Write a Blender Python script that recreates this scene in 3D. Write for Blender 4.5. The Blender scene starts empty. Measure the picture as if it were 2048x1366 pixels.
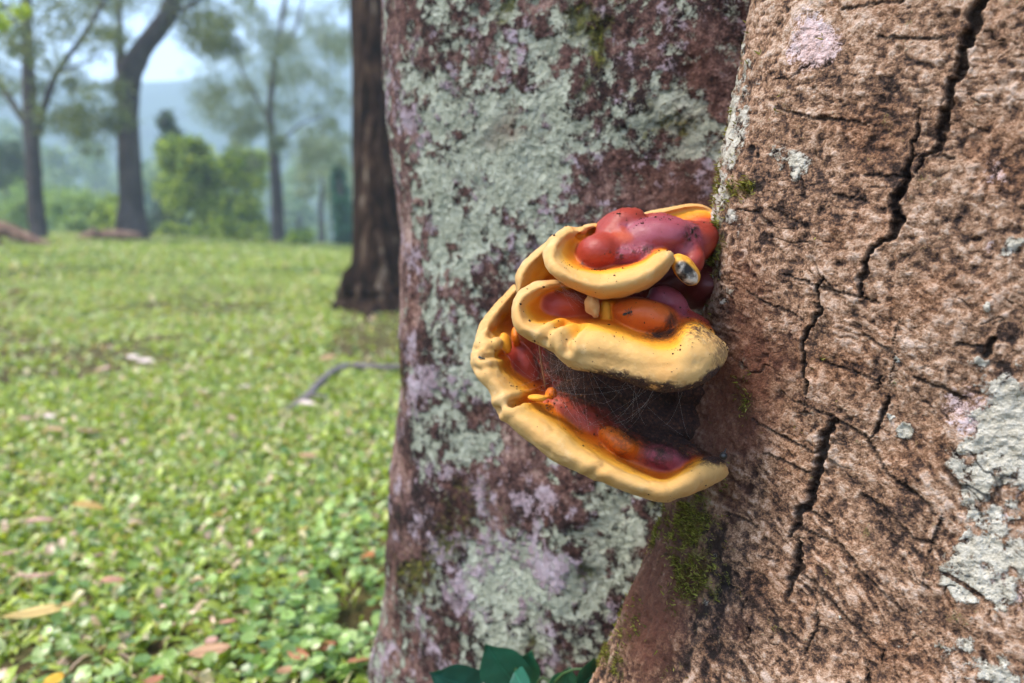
import bpy, math, random
import numpy as np
from mathutils import Vector

random.seed(7)
rng = np.random.default_rng(7)
scn = bpy.context.scene
col = scn.collection

# ------------------------------------------------------------------ camera
F = 1480.0                       # focal length in photo pixels (2048 wide)
PITCH = math.atan(243 / F)
CAM = np.array([0.0, 0.0, 0.60])
FW = np.array([0, math.cos(PITCH), -math.sin(PITCH)])
UP = np.array([0, math.sin(PITCH), math.cos(PITCH)])
cam_d = bpy.data.cameras.new('camera')
cam = bpy.data.objects.new('camera', cam_d)
col.objects.link(cam)
cam.location = CAM
cam.rotation_euler = (math.pi / 2 - PITCH, 0, 0)
cam_d.sensor_width = 36.0
cam_d.lens = F / 2048 * 36
cam_d.clip_start = 0.01
cam_d.clip_end = 6000
cam_d.dof.use_dof = True
cam_d.dof.focus_distance = 0.435
cam_d.dof.aperture_fstop = 5.2
scn.camera = cam

# ------------------------------------------------------------------ world, sun, exposure
SUN_EL, SUN_AZ = math.radians(60), math.radians(-104)    # azimuth from +Y towards +X
w = bpy.data.worlds.new('World'); scn.world = w; w.use_nodes = True
wn = w.node_tree
sky = wn.nodes.new('ShaderNodeTexSky'); sky.sky_type = 'NISHITA'; sky.sun_disc = False
sky.sun_elevation = SUN_EL; sky.sun_rotation = SUN_AZ
sky.air_density = 1.0; sky.dust_density = 1.6; sky.ozone_density = 1.0
bg = wn.nodes['Background']; bg.inputs['Strength'].default_value = 0.15
wn.links.new(sky.outputs[0], bg.inputs[0])
sun_d = bpy.data.lights.new('sun', 'SUN'); sun = bpy.data.objects.new('sun', sun_d); col.objects.link(sun)
sun_d.energy = 1.5; sun_d.angle = math.radians(20); sun_d.color = (1.0, 0.91, 0.79)
sdir = Vector((math.sin(SUN_AZ) * math.cos(SUN_EL), math.cos(SUN_AZ) * math.cos(SUN_EL), math.sin(SUN_EL)))
sun.rotation_euler = sdir.to_track_quat('Z', 'Y').to_euler()
sun.location = (3, 6, 9)
vs = scn.view_settings
vs.view_transform = 'Standard'; vs.look = 'None'; vs.exposure = 1.92; vs.gamma = 1.0
scn.cycles.use_denoising = True
scn.cycles.sample_clamp_indirect = 6.0
scn.cycles.max_bounces = 8
scn.cycles.volume_bounces = 3
scn.cycles.transparent_max_bounces = 8

# ------------------------------------------------------------------ helpers
def P(px, py, d):
    """photo pixel + distance along the view axis -> world point"""
    px = np.asarray(px, float); py = np.asarray(py, float); d = np.asarray(d, float)
    r = (px - 1024) / F; u = (683 - py) / F
    return np.stack([CAM[0] + d * r, CAM[1] + d * (FW[1] + u * UP[1]), CAM[2] + d * (FW[2] + u * UP[2])], -1)

def proj(X):
    X = np.asarray(X, float) - CAM
    d = X @ FW
    dd = np.where(d < 1e-3, 1e-3, d)
    return 1024 + F * X[..., 0] / dd, 683 - F * (X @ UP) / dd, d

def _hash(ix, iy, iz, seed):
    h = (ix.astype(np.uint32) * np.uint32(374761393) + iy.astype(np.uint32) * np.uint32(668265263)
         + iz.astype(np.uint32) * np.uint32(2246822519) + np.uint32((seed * 3266489917) & 0xffffffff))
    h = (h ^ (h >> np.uint32(13))) * np.uint32(1274126177)
    h = (h ^ (h >> np.uint32(16))) * np.uint32(2654435761)
    return ((h ^ (h >> np.uint32(15))) & np.uint32(0xffffff)).astype(np.float32) / np.float32(0xffffff)

def vnoise(X, seed=0):
    X = np.asarray(X, np.float32)
    f = np.floor(X); t = X - f
    i = f.astype(np.int64)
    t = t * t * t * (t * (t * 6 - 15) + 10)
    out = 0
    for dx in (0, 1):
        wx = t[..., 0] if dx else 1 - t[..., 0]
        for dy in (0, 1):
            wy = t[..., 1] if dy else 1 - t[..., 1]
            for dz in (0, 1):
                wz = t[..., 2] if dz else 1 - t[..., 2]
                out = out + wx * wy * wz * _hash(i[..., 0] + dx, i[..., 1] + dy, i[..., 2] + dz, seed)
    return out * 2 - 1

def fbm(X, octv=4, seed=0, gain=0.5, lac=2.03):
    X = np.asarray(X, np.float32); a = 1.0; s = 0; tot = 0
    for k in range(octv):
        s = s + a * vnoise(X + 17.3 * k, seed + k * 13); tot += a
        a *= gain; X = X * lac
    return s / tot

def sstep(a, b, x):
    t = np.clip((x - a) / (b - a), 0, 1)
    return t * t * (3 - 2 * t)

def catmull(pts, n, closed=False):
    """dense sampling of a Catmull-Rom spline through pts (k, m); returns (n, m) uniform in parameter"""
    pts = np.asarray(pts, float); k = len(pts)
    if closed:
        t = np.linspace(0, k, n, endpoint=False)
    else:
        t = np.linspace(0, k - 1, n)
    i = np.floor(t).astype(int)
    if not closed: i = np.minimum(i, k - 2)
    f = (t - i).reshape((-1,) + (1,) * (pts.ndim - 1))
    def g(j):
        return pts[j % k] if closed else pts[np.clip(j, 0, k - 1)]
    p0, p1, p2, p3 = g(i - 1), g(i), g(i + 1), g(i + 2)
    return 0.5 * (2 * p1 + (p2 - p0) * f + (2 * p0 - 5 * p1 + 4 * p2 - p3) * f ** 2 + (3 * p1 - p0 - 3 * p2 + p3) * f ** 3)

def mesh_np(name, V, Fc, attrs=None, smooth=True):
    """V (n,3), Fc (m,k) same-size faces or list of arrays; attrs: {name: (n,) or (n,4)} on points"""
    me = bpy.data.meshes.new(name)
    V = np.ascontiguousarray(V, np.float32)
    if not isinstance(Fc, (list, tuple)): Fc = [Fc]
    Fc = [np.asarray(f, np.int32) for f in Fc if len(f)]
    loops = np.concatenate([f.ravel() for f in Fc]).astype(np.int32)
    sizes = np.concatenate([np.full(len(f), f.shape[1], np.int32) for f in Fc])
    starts = np.concatenate([[0], np.cumsum(sizes)[:-1]]).astype(np.int32)
    me.vertices.add(len(V)); me.vertices.foreach_set('co', V.ravel())
    me.loops.add(len(loops)); me.loops.foreach_set('vertex_index', loops)
    me.polygons.add(len(sizes)); me.polygons.foreach_set('loop_start', starts)
    me.update(calc_edges=True)
    if smooth: me.polygons.foreach_set('use_smooth', np.ones(len(sizes), bool))
    for k, a in (attrs or {}).items():
        a = np.asarray(a, np.float32)
        if a.ndim == 1:
            at = me.attributes.new(k, 'FLOAT', 'POINT'); at.data.foreach_set('value', a)
        else:
            at = me.attributes.new(k, 'FLOAT_COLOR', 'POINT'); at.data.foreach_set('color', np.ascontiguousarray(a).ravel())
    me.validate()
    return me

def obj(name, me, mat=None, parent=None):
    o = bpy.data.objects.new(name, me)
    col.objects.link(o)
    if mat is not None and me is not None: 
        if len(me.materials) == 0: me.materials.append(mat)
    if parent is not None: o.parent = parent
    return o

def tag(o, label=None, cat=None, group=None, kind=None):
    if label: o['label'] = label
    if cat: o['category'] = cat
    if group: o['group'] = group
    if kind: o['kind'] = kind
    return o

def empty(name, loc, label, cat, group=None):
    o = bpy.data.objects.new(name, None); o.empty_display_size = 0.05
    col.objects.link(o); o.location = tuple(float(c) for c in loc)
    tag(o, label, cat, group)
    return o

def part(name, me, mat, parent):
    """mesh given in world coordinates becomes a child of the thing (thing is an unrotated Empty)"""
    off = np.zeros(3)
    p = parent
    while p is not None:
        off += np.array(p.location); p = p.parent
    co = np.empty(len(me.vertices) * 3, np.float32); me.vertices.foreach_get('co', co)
    co = (co.reshape(-1, 3) - off).astype(np.float32); me.vertices.foreach_set('co', co.ravel()); me.update()
    return obj(name, me, mat, parent)

def grid_faces(nv, nu, wrap=False):
    i = np.arange(nv - 1)[:, None]; j = np.arange(nu if wrap else nu - 1)[None, :]
    j2 = (j + 1) % nu
    return np.stack([i * nu + j, i * nu + j2, (i + 1) * nu + j2, (i + 1) * nu + j], -1).reshape(-1, 4)

def grid_normals(G, wrap_u=False):
    du = (np.roll(G, -1, 1) - np.roll(G, 1, 1))
    if not wrap_u:
        du[:, 0] = G[:, 1] - G[:, 0]; du[:, -1] = G[:, -1] - G[:, -2]
    dv = np.gradient(G, axis=0)
    n = np.cross(du, dv)
    return n / (np.linalg.norm(n, axis=-1, keepdims=True) + 1e-12)

def tube(pts, rad, nseg=10, wob=0.0, seed=0, n=None, cap=True):
    """round tube along a smoothed polyline, returns V, F"""
    pts = np.asarray(pts, float); rad = np.asarray(rad, float)
    n = n or max(8, len(pts) * 6)
    C = catmull(np.concatenate([pts, rad[:, None]], 1), n); c, r = C[:, :3], np.maximum(C[:, 3], 1e-5)
    T = np.gradient(c, axis=0); T /= np.linalg.norm(T, axis=1, keepdims=True) + 1e-12
    ref = np.array([0.31, 0.95, 0.1]) if abs(T[0][2]) > 0.6 else np.array([0.02, 0.05, 1.0])
    A = np.cross(T, ref); A /= np.linalg.norm(A, axis=1, keepdims=True) + 1e-12
    B = np.cross(T, A)
    th = np.linspace(0, 2 * math.pi, nseg, endpoint=False)
    D = A[:, None] * np.cos(th)[None, :, None] + B[:, None] * np.sin(th)[None, :, None]
    rr = r[:, None] * np.ones(nseg)
    G = c[:, None] + D * rr[..., None]
    if wob:
        sc = 1.2 / max(r.mean(), 1e-4)
        G = c[:, None] + D * (rr * (1 + wob * fbm(G * np.array([sc, sc, sc * 0.35]), 3, seed)))[..., None]
    V = G.reshape(-1, 3); Fq = [grid_faces(n, nseg, True)]
    if cap:
        V = np.concatenate([V, c[:1], c[-1:]]); k = n * nseg
        j = np.arange(nseg); j2 = (j + 1) % nseg
        Fq.append(np.stack([np.full(nseg, k), j2, j], 1))
        Fq.append(np.stack([np.full(nseg, k + 1), (n - 1) * nseg + j, (n - 1) * nseg + j2], 1))
    return V, Fq

def merge(parts):
    """[(V, [F...]), ...] -> V, [F...]"""
    Vs, Fs, o = [], [], 0
    for V, Fl in parts:
        if not isinstance(Fl, list): Fl = [Fl]
        Vs.append(V); Fs += [f + o for f in Fl]; o += len(V)
    return np.concatenate(Vs), Fs

# ------------------------------------------------------------------ material helpers
class NT:
    def __init__(s, name):
        s.m = bpy.data.materials.new(name); s.m.use_nodes = True
        s.t = s.m.node_tree; s.t.nodes.clear()
        s.out = s.t.nodes.new('ShaderNodeOutputMaterial')
    def n(s, kind, ins=None, **props):
        nd = s.t.nodes.new(kind)
        for k, v in props.items(): setattr(nd, k, v)
        for k, v in (ins or {}).items():
            sock = nd.inputs[k]
            if isinstance(v, bpy.types.NodeSocket): s.t.links.new(v, sock)
            else: sock.default_value = v
        return nd
    def attr(s, name): return s.n('ShaderNodeAttribute', attribute_name=name)
    def noise(s, vec, scale, detail=3, rough=0.55, dist=0.0):
        return s.n('ShaderNodeTexNoise', {'Vector': vec, 'Scale': scale, 'Detail': detail, 'Roughness': rough, 'Distortion': dist}).outputs['Fac']
    def ramp(s, fac, stops, interp='LINEAR'):
        r = s.n('ShaderNodeValToRGB', {'Fac': fac}); cr = r.color_ramp; cr.interpolation = interp
        while len(cr.elements) > 1: cr.elements.remove(cr.elements[-1])
        cr.elements[0].position = stops[0][0]; cr.elements[0].color = tuple(stops[0][1]) + (1,)
        for p, c in stops[1:]:
            e = cr.elements.new(p); e.color = tuple(c) + (1,)
        return r.outputs['Color']
    def mix(s, fac, a, b, mode='MIX'):
        m = s.n('ShaderNodeMix', data_type='RGBA', blend_type=mode)
        for k, v in ((0, fac), (6, a), (7, b)):
            if isinstance(v, bpy.types.NodeSocket): s.t.links.new(v, m.inputs[k])
            else: m.inputs[k].default_value = v if k == 0 else tuple(v) + (1,) if len(v) == 3 else v
        return m.outputs[2]
    def math(s, op, a, b=0.0, c=None, clamp=False):
        m = s.n('ShaderNodeMath', operation=op, use_clamp=clamp)
        for k, v in enumerate((a, b) + ((c,) if c is not None else ())):
            if isinstance(v, bpy.types.NodeSocket): s.t.links.new(v, m.inputs[k])
            else: m.inputs[k].default_value = v
        return m.outputs[0]
    def mapr(s, v, a, b, c=0.0, d=1.0):
        return s.n('ShaderNodeMapRange', {'Value': v, 'From Min': a, 'From Max': b, 'To Min': c, 'To Max': d}, interpolation_type='SMOOTHSTEP').outputs[0]
    def link(s, a, b): s.t.links.new(a, b)
    def principled(s, **ins):
        p = s.n('ShaderNodeBsdfPrincipled', ins); s.link(p.outputs[0], s.out.inputs['Surface']); return p

def srgb(r, g, b):
    f = lambda c: (c / 255 / 12.92) if c / 255 <= 0.04045 else ((c / 255 + 0.055) / 1.055) ** 2.4
    return (f(r), f(g), f(b))

def mat_bark(name, tones, lich, pale, moss, scale=1.0, bump=1.0):
    """bark that reads the baked masks: r crust lichen, g pale lichen, b moss, a crack; 'tone' light/dark bark, 'dust' red spore dust"""
    t = NT(name); tc = t.n('ShaderNodeTexCoord').outputs['Object']
    mk = t.attr('mask'); sep = t.n('ShaderNodeSeparateColor', {'Color': mk.outputs['Color']})
    tone = t.attr('tone').outputs['Fac']; dust = t.attr('dust').outputs['Fac']
    n1 = t.noise(tc, 70 * scale, 5, 0.65); n2 = t.noise(tc, 260 * scale, 4, 0.7); n3 = t.noise(tc, 800 * scale, 3, 0.7)
    v = t.math('ADD', tone, t.math('MULTIPLY', t.math('SUBTRACT', n1, 0.5), 0.6))
    v = t.math('ADD', v, t.math('MULTIPLY', t.math('SUBTRACT', n2, 0.5), 1.1))
    v = t.math('ADD', v, t.math('MULTIPLY', t.math('SUBTRACT', n3, 0.5), 1.0))
    c = t.ramp(v, tones)
    # hue drift of the bark
    n4 = t.noise(tc, 24 * scale, 3)
    c = t.mix(t.mapr(n4, 0.45, 0.7, 0, 0.35), c, t.mix(1.0, c, srgb(232, 190, 150), 'MULTIPLY'))
    def edged(m, lo=0.42, hi=0.58, amt=0.55):
        k = t.math('ADD', m, t.math('MULTIPLY', t.math('SUBTRACT', n2, 0.5), amt))
        k = t.math('ADD', k, t.math('MULTIPLY', t.math('SUBTRACT', n3, 0.5), amt))
        return t.mapr(k, lo, hi)
    mr = edged(sep.outputs[0]); mg = edged(sep.outputs[1]); mb = t.math('MULTIPLY', edged(sep.outputs[2], 0.32, 0.74, 1.3), 0.9)
    lc = t.ramp(t.math('ADD', t.math('MULTIPLY', n1, 0.35), t.math('ADD', t.math('MULTIPLY', n2, 0.4), t.math('MULTIPLY', n3, 0.25))), lich)
    pc = t.ramp(t.math('ADD', t.math('MULTIPLY', n1, 0.6), t.math('MULTIPLY', n2, 0.4)), pale)
    mc = t.ramp(n2, moss)
    c = t.mix(mg, c, pc); c = t.mix(mr, c, lc); c = t.mix(mb, c, mc)
    c = t.mix(t.math('MULTIPLY', dust, t.mapr(n2, 0.3, 0.6, 0.55, 1.0)), c, t.mix(n3, srgb(62, 34, 25), srgb(124, 78, 58)))
    c = t.mix(t.math('MULTIPLY', mk.outputs['Alpha'], 0.9), c, srgb(26, 18, 15))
    h = t.math('ADD', t.math('MULTIPLY', n2, 0.6), t.math('MULTIPLY', n3, 0.4))
    h = t.math('ADD', h, t.math('MULTIPLY', t.math('ADD', mr, mb), t.math('MULTIPLY', n2, 0.5)))
    bp = t.n('ShaderNodeBump', {'Height': h, 'Strength': 1.0, 'Distance': 0.0034 * bump / scale})
    t.principled(**{'Base Color': c, 'Roughness': 0.85, 'Specular IOR Level': 0.25, 'Normal': bp.outputs[0]})
    return t.m

def mat_leaf(name, translucent=0.4, rough=0.4, spec=0.5):
    """colour from the 'col' point attribute; light passes through the blade"""
    t = NT(name); c = t.attr('col').outputs['Color']
    tc = t.n('ShaderNodeTexCoord').outputs['Object']
    p = t.n('ShaderNodeBsdfPrincipled', {'Base Color': c, 'Roughness': rough, 'Specular IOR Level': spec})
    tr = t.n('ShaderNodeBsdfTranslucent', {'Color': t.mix(1.0, c, (1.5, 1.45, 0.7), 'MULTIPLY')})
    mx = t.n('ShaderNodeMixShader', {0: translucent, 1: p.outputs[0], 2: tr.outputs[0]})
    t.link(mx.outputs[0], t.out.inputs['Surface'])
    return t.m

def mat_plain(name, stops, scale=20.0, rough=0.8, spec=0.3, bump=0.3, dist=0.01, stretch=(1, 1, 1)):
    t = NT(name); tc = t.n('ShaderNodeTexCoord').outputs['Object']
    mp = t.n('ShaderNodeMapping', {'Vector': tc, 'Scale': stretch}).outputs[0]
    n = t.noise(mp, scale, 5, 0.65)
    c = t.ramp(n, stops)
    bp = t.n('ShaderNodeBump', {'Height': n, 'Strength': bump, 'Distance': dist})
    t.principled(**{'Base Color': c, 'Roughness': rough, 'Specular IOR Level': spec, 'Normal': bp.outputs[0]})
    return t.m

# ------------------------------------------------------------------ terrain
def ground_z(x, y):
    x = np.asarray(x, float); y = np.asarray(y, float)
    z = 0.24 * sstep(4, 15, y) * sstep(-0.12, -0.62, x / np.maximum(y, 0.5)) 
    z = z - 0.10 * sstep(9, 17, y) * sstep(-0.4, -0.15, x / np.maximum(y, 0.5))
    z = z + 0.010 * np.sin(x * 2.3 + y * 1.1) + 0.010 * np.sin(y * 1.9 - x)
    r = np.hypot(x, y)
    z = z - 9.0 * sstep(19, 70, y) - 3 * sstep(25, 90, np.hypot(x, y - 5))
    z = z - 3 * sstep(60, 100, r)
    z = z + 82 * sstep(95, 310, r) * (0.72 + 0.25 * np.sin(x * 0.017 + 2.6) + 0.10 * np.sin(x * 0.05 + y * 0.016)) * sstep(-120, 120, y)
    return z

def build_ground():
    # polar sheet round the camera, fine near, reaching the mountains
    rad = np.concatenate([np.linspace(0.02, 3, 50), np.geomspace(3.1, 24, 70), np.geomspace(25, 440, 90)])
    ang = np.linspace(0, 2 * math.pi, 240, endpoint=False)
    R, A = np.meshgrid(rad, ang, indexing='ij')
    X = R * np.sin(A); Y = R * np.cos(A)
    Z = ground_z(X, Y)
    G = np.stack([X, Y, Z], -1)
    near = np.exp(-R / 10)
    G[..., 2] += 0.012 * near * fbm(G * 6, 3, 3) + np.where(R > 60, np.minimum(R * 0.02, 5), 0) * fbm(G * 0.045, 4, 9)
    V = np.concatenate([G.reshape(-1, 3), [[0, 0, ground_z(0, 0)]]])
    k = len(V) - 1; n = len(ang); j = np.arange(n)
    Fc = [grid_faces(len(rad), n, True)[:, ::-1], np.stack([np.full(n, k), (j + 1) % n, j], 1)]
    t = NT('ground_soil'); tc = t.n('ShaderNodeTexCoord').outputs['Object']
    n1 = t.noise(tc, 14, 6, 0.65); n2 = t.noise(tc, 90, 4, 0.7)
    soil = t.ramp(t.math('ADD', t.math('MULTIPLY', n1, 0.5), t.math('MULTIPLY', n2, 0.5)),
                  [(0.36, srgb(44, 30, 22)), (0.5, srgb(98, 70, 52)), (0.62, srgb(150, 116, 90))])
    green = t.ramp(n2, [(0.3, srgb(62, 84, 34)), (0.7, srgb(112, 140, 62))])
    pos = t.n('ShaderNodeSeparateXYZ', {'Vector': tc})
    far = t.mapr(pos.outputs['Y'], 3, 12)
    cl = t.mix(t.math('MULTIPLY', t.mapr(n1, 0.35, 0.55, 0.25, 1.0), t.math('ADD', 0.35, t.math('MULTIPLY', far, 0.65))), soil, green)
    n3 = t.noise(tc, 0.05, 6, 0.7)
    wood = t.ramp(n3, [(0.3, srgb(34, 52, 40)), (0.6, srgb(62, 84, 60))])
    cl = t.mix(t.mapr(pos.outputs['Y'], 30, 80), cl, wood)
    bp = t.n('ShaderNodeBump', {'Height': n2, 'Strength': 1.0, 'Distance': 0.02})
    t.principled(**{'Base Color': cl, 'Roughness': 0.95, 'Specular IOR Level': 0.1, 'Normal': bp.outputs[0]})
    o = obj('ground', mesh_np('ground', V, Fc), t.m)
    tag(o, 'lawn soil sloping off towards a wooded valley and blue mountains', kind='structure')
build_ground()

# ------------------------------------------------------------------ the lichen-covered tree: two fluted lobes
def solve_section(base, center, table, sy_tab, h_grid):
    """x-scale about the centre so that the left silhouette runs through the photo's edge"""
    ty = np.array([t[0] for t in table], float); tx = np.array([t[1] for t in table], float)
    out = []
    for h in h_grid:
        sy = np.interp(h, sy_tab[0], sy_tab[1])
        lo, hi = 0.3, 2.6
        for _ in range(40):
            m = 0.5 * (lo + hi)
            S = np.stack([center[0] + (base[:, 0] - center[0]) * m, center[1] + (base[:, 1] - center[1]) * sy, np.full(len(base), h)], -1)
            ok = S[:, 1] > 0.15
            px, py, d = proj(S[ok]); k = np.argmin(px)
            if px[k] < np.interp(py[k], ty, tx): hi = m
            else: lo = m
        out.append(0.5 * (lo + hi))
    return np.array(out)

class Lobe:
    def __init__(s, ctrl, vis, nvis, nrest, center, table, sy_tab, hdense, nh, htop):
        fine = catmull(ctrl, 4000, closed=True)
        k = len(ctrl)
        tpar = np.arange(4000) / 4000 * k
        dens = np.where((tpar >= vis[0]) & (tpar <= vis[1]), 1.0, 0.0)
        seg = np.linalg.norm(np.roll(fine, -1, 0) - fine, axis=1)
        wv = seg * dens; wr = seg * (1 - dens)
        wgt = wv / wv.sum() * nvis + wr / wr.sum() * nrest
        cum = np.concatenate([[0], np.cumsum(wgt)])
        N = nvis + nrest
        idx = np.interp(np.arange(N) + 0.5, cum, np.arange(4001))
        i0 = np.floor(idx).astype(int) % 4000; f = (idx - np.floor(idx))[:, None]
        sec = fine[i0] * (1 - f) + fine[(i0 + 1) % 4000] * f
        h0, h1 = hdense
        H = np.concatenate([np.linspace(-0.15, h0, 12, endpoint=False), np.linspace(h0, h1, nh), h1 + (htop - h1) * (np.linspace(0, 1, 40)[1:]) ** 1.5])
        hg = np.linspace(0.0, 1.3, 40)
        sx = solve_section(sec, center, table, sy_tab, hg)
        sxh = np.interp(H, hg, sx)
        # soften the profile with a small smoothing over height
        ker = np.ones(9) / 9
        sxh = np.convolve(np.pad(sxh, 4, 'edge'), ker, 'valid')
        syh = np.interp(H, sy_tab[0], sy_tab[1])
        G = np.zeros((len(H), N, 3))
        G[..., 0] = center[0] + (sec[None, :, 0] - center[0]) * sxh[:, None]
        G[..., 1] = center[1] + (sec[None, :, 1] - center[1]) * syh[:, None]
        G[..., 2] = H[:, None]
        s.G = G; s.N = N; s.H = H
        s.arc = np.cumsum(np.concatenate([[0], np.linalg.norm(np.diff(sec, axis=0), axis=1)]))
        s.raster()
    def raster(s):
        px, py, d = proj(s.G)
        s.px, s.py, s.d = px, py, d
        nrm = grid_normals(s.G, True)
        face = ((s.G - CAM) * nrm).sum(-1) < 0
        ok = (px > -200) & (px < 2400) & (py > -200) & (py < 1600) & (d > 0.1) & face
        ii = np.flatnonzero(ok.ravel())
        cx = ((px.ravel()[ii] + 200) // 3).astype(int); cy = ((py.ravel()[ii] + 200) // 3).astype(int)
        order = np.argsort(-d.ravel()[ii])
        s.map = np.full((900, 640), -1, np.int64)
        s.map[cx[order], cy[order]] = ii[order]
    def pick(s, x, y):
        cx, cy = int((x + 200) // 3), int((y + 200) // 3)
        for r in range(0, 5):
            blk = s.map[max(0, cx - r):cx + r + 1, max(0, cy - r):cy + r + 1]
            v = blk[blk >= 0]
            if len(v): return divmod(int(v[0]), s.N)
        return None
    def groove(s, lines, pxscale, depth_k, minw=0.0, seed=0, win=34):
        """lines: list of [(px,py,width_px), ...]; returns t = dist/half-width field (inf elsewhere) and local depth"""
        T = np.full(s.G.shape[:2], 9.0); D = np.zeros(s.G.shape[:2])
        Pn = s.G
        for li, L in enumerate(lines):
            A = np.array(L, float)
            seg = np.hypot(*np.diff(A[:, :2], axis=0).T); tt = np.concatenate([[0], np.cumsum(seg)])
            n = max(2, int(tt[-1] / 2.0))
            q = np.linspace(0, tt[-1], n)
            x = np.interp(q, tt, A[:, 0]); y = np.interp(q, tt, A[:, 1]); wd = np.interp(q, tt, A[:, 2])
            jx = fbm(np.stack([q * 0.07, np.full(n, li * 3.7), np.zeros(n)], -1), 3, 5 + seed) * (1.0 + wd * 0.25)
            wj = wd * (1 + 0.40 * fbm(np.stack([q * 0.045, np.full(n, li * 5.1), np.ones(n)], -1), 3, 8 + seed))
            nx = np.gradient(y); ny = -np.gradient(x); nl = np.hypot(nx, ny) + 1e-9
            x = x + nx / nl * jx * 2; y = y + ny / nl * jx * 2
            for a in range(n):
                ij = s.pick(x[a], y[a])
                if ij is None: continue
                i, j = ij
                i0, i1 = max(0, i - win), min(len(s.H), i + win)
                js = np.arange(j - win, j + win) % s.N
                blk = Pn[i0:i1][:, js]
                hw = max(wj[a], 0.8) * 0.5 * s.d[i, j] / F
                dist = np.linalg.norm(blk - Pn[i, j], axis=-1) / max(hw, minw)
                cur = T[i0:i1][:, js]; better = dist < cur
                cur[better] = dist[better]
                T[i0:i1, js[0]:js[0] + 1] = T[i0:i1, js[0]:js[0] + 1]
                T[np.ix_(np.arange(i0, i1), js)] = cur
                cd = D[np.ix_(np.arange(i0, i1), js)]; cd[better] = hw * depth_k
                D[np.ix_(np.arange(i0, i1), js)] = cd
        return T, D
    def blobs(s, B, X, seed):
        """soft pixel-placed patches -> field"""
        f = np.zeros(s.G.shape[:2])
        wx = s.px + 60 * fbm(X * 22, 3, seed); wy = s.py + 60 * fbm(X * 22 + 9, 3, seed + 1)
        for b in B:
            x, y, r, st = b[:4]; asp = b[4] if len(b) > 4 else 1.0
            f += st * np.exp(-(((wx - x) / r) ** 2 + ((wy - y) / (r * asp)) ** 2))
        return f

k6 = 648 / 1265
c6 = lambda L: [(1400 + k6 * x, k6 * y, k6 * ww) for x, y, ww in L]
c7 = lambda L: [(1400 + k6 * x, 666 + k6 * y, k6 * ww) for x, y, ww in L]
CRACKS = [
    c6([(1098, -20, 40), (1060, 100, 38), (1020, 230, 40), (985, 330, 34), (970, 420, 36), (937, 510, 34), (925, 580, 24), (885, 605, 14), (850, 612, 10), (828, 610, 8)]),
    c6([(860, 425, 8), (852, 500, 14), (830, 560, 14), (825, 630, 16), (800, 690, 30), (770, 770, 36), (758, 830, 28), (785, 850, 34), (772, 895, 36), (740, 940, 26), (700, 960, 22), (655, 1000, 28), (640, 1060, 22), (620, 1155, 18)]),
    c6([(866, 615, 12), (845, 680, 14)]),
    c6([(485, 1080, 5), (465, 1125, 18), (460, 1170, 14), (470, 1210, 22), (450, 1270, 16), (410, 1300, 22), (405, 1366, 20), (410, 1460, 18), (416, 1525, 12), (412, 1605, 4)]),
    c7([(532, 338, 20), (495, 390, 32), (465, 470, 40), (455, 560, 32), (430, 640, 34), (395, 690, 36), (370, 740, 26), (345, 797, 10)]),
    c7([(385, 800, 8), (381, 860, 28), (376, 930, 36), (350, 970, 26), (350, 1010, 24), (335, 1052, 10)]),
    c7([(735, 248, 14), (710, 310, 18), (690, 360, 14), (655, 427, 8)]),
    c7([(707, 170, 10), (690, 222, 10)]),
    c7([(765, 85, 10), (740, 200, 4)]),
    c7([(455, 1080, 4), (455, 1150, 8), (425, 1200, 12), (405, 1255, 10)]),
    c7([(175, 1035, 8), (160, 1110, 5), (190, 1170, 12), (175, 1205, 8)]),
    c7([(648, 1280, 10), (656, 1390, 12)]),
    c7([(715, 1240, 12), (705, 1290, 8)]),
    c7([(945, 710, 6), (915, 800, 8), (880, 910, 4), (865, 990, 6)]),
    c7([(1135, 20, 26), (1110, 90, 26)]),
    c6([(780, 1240, 4), (755, 1345, 5)]),
]
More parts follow.
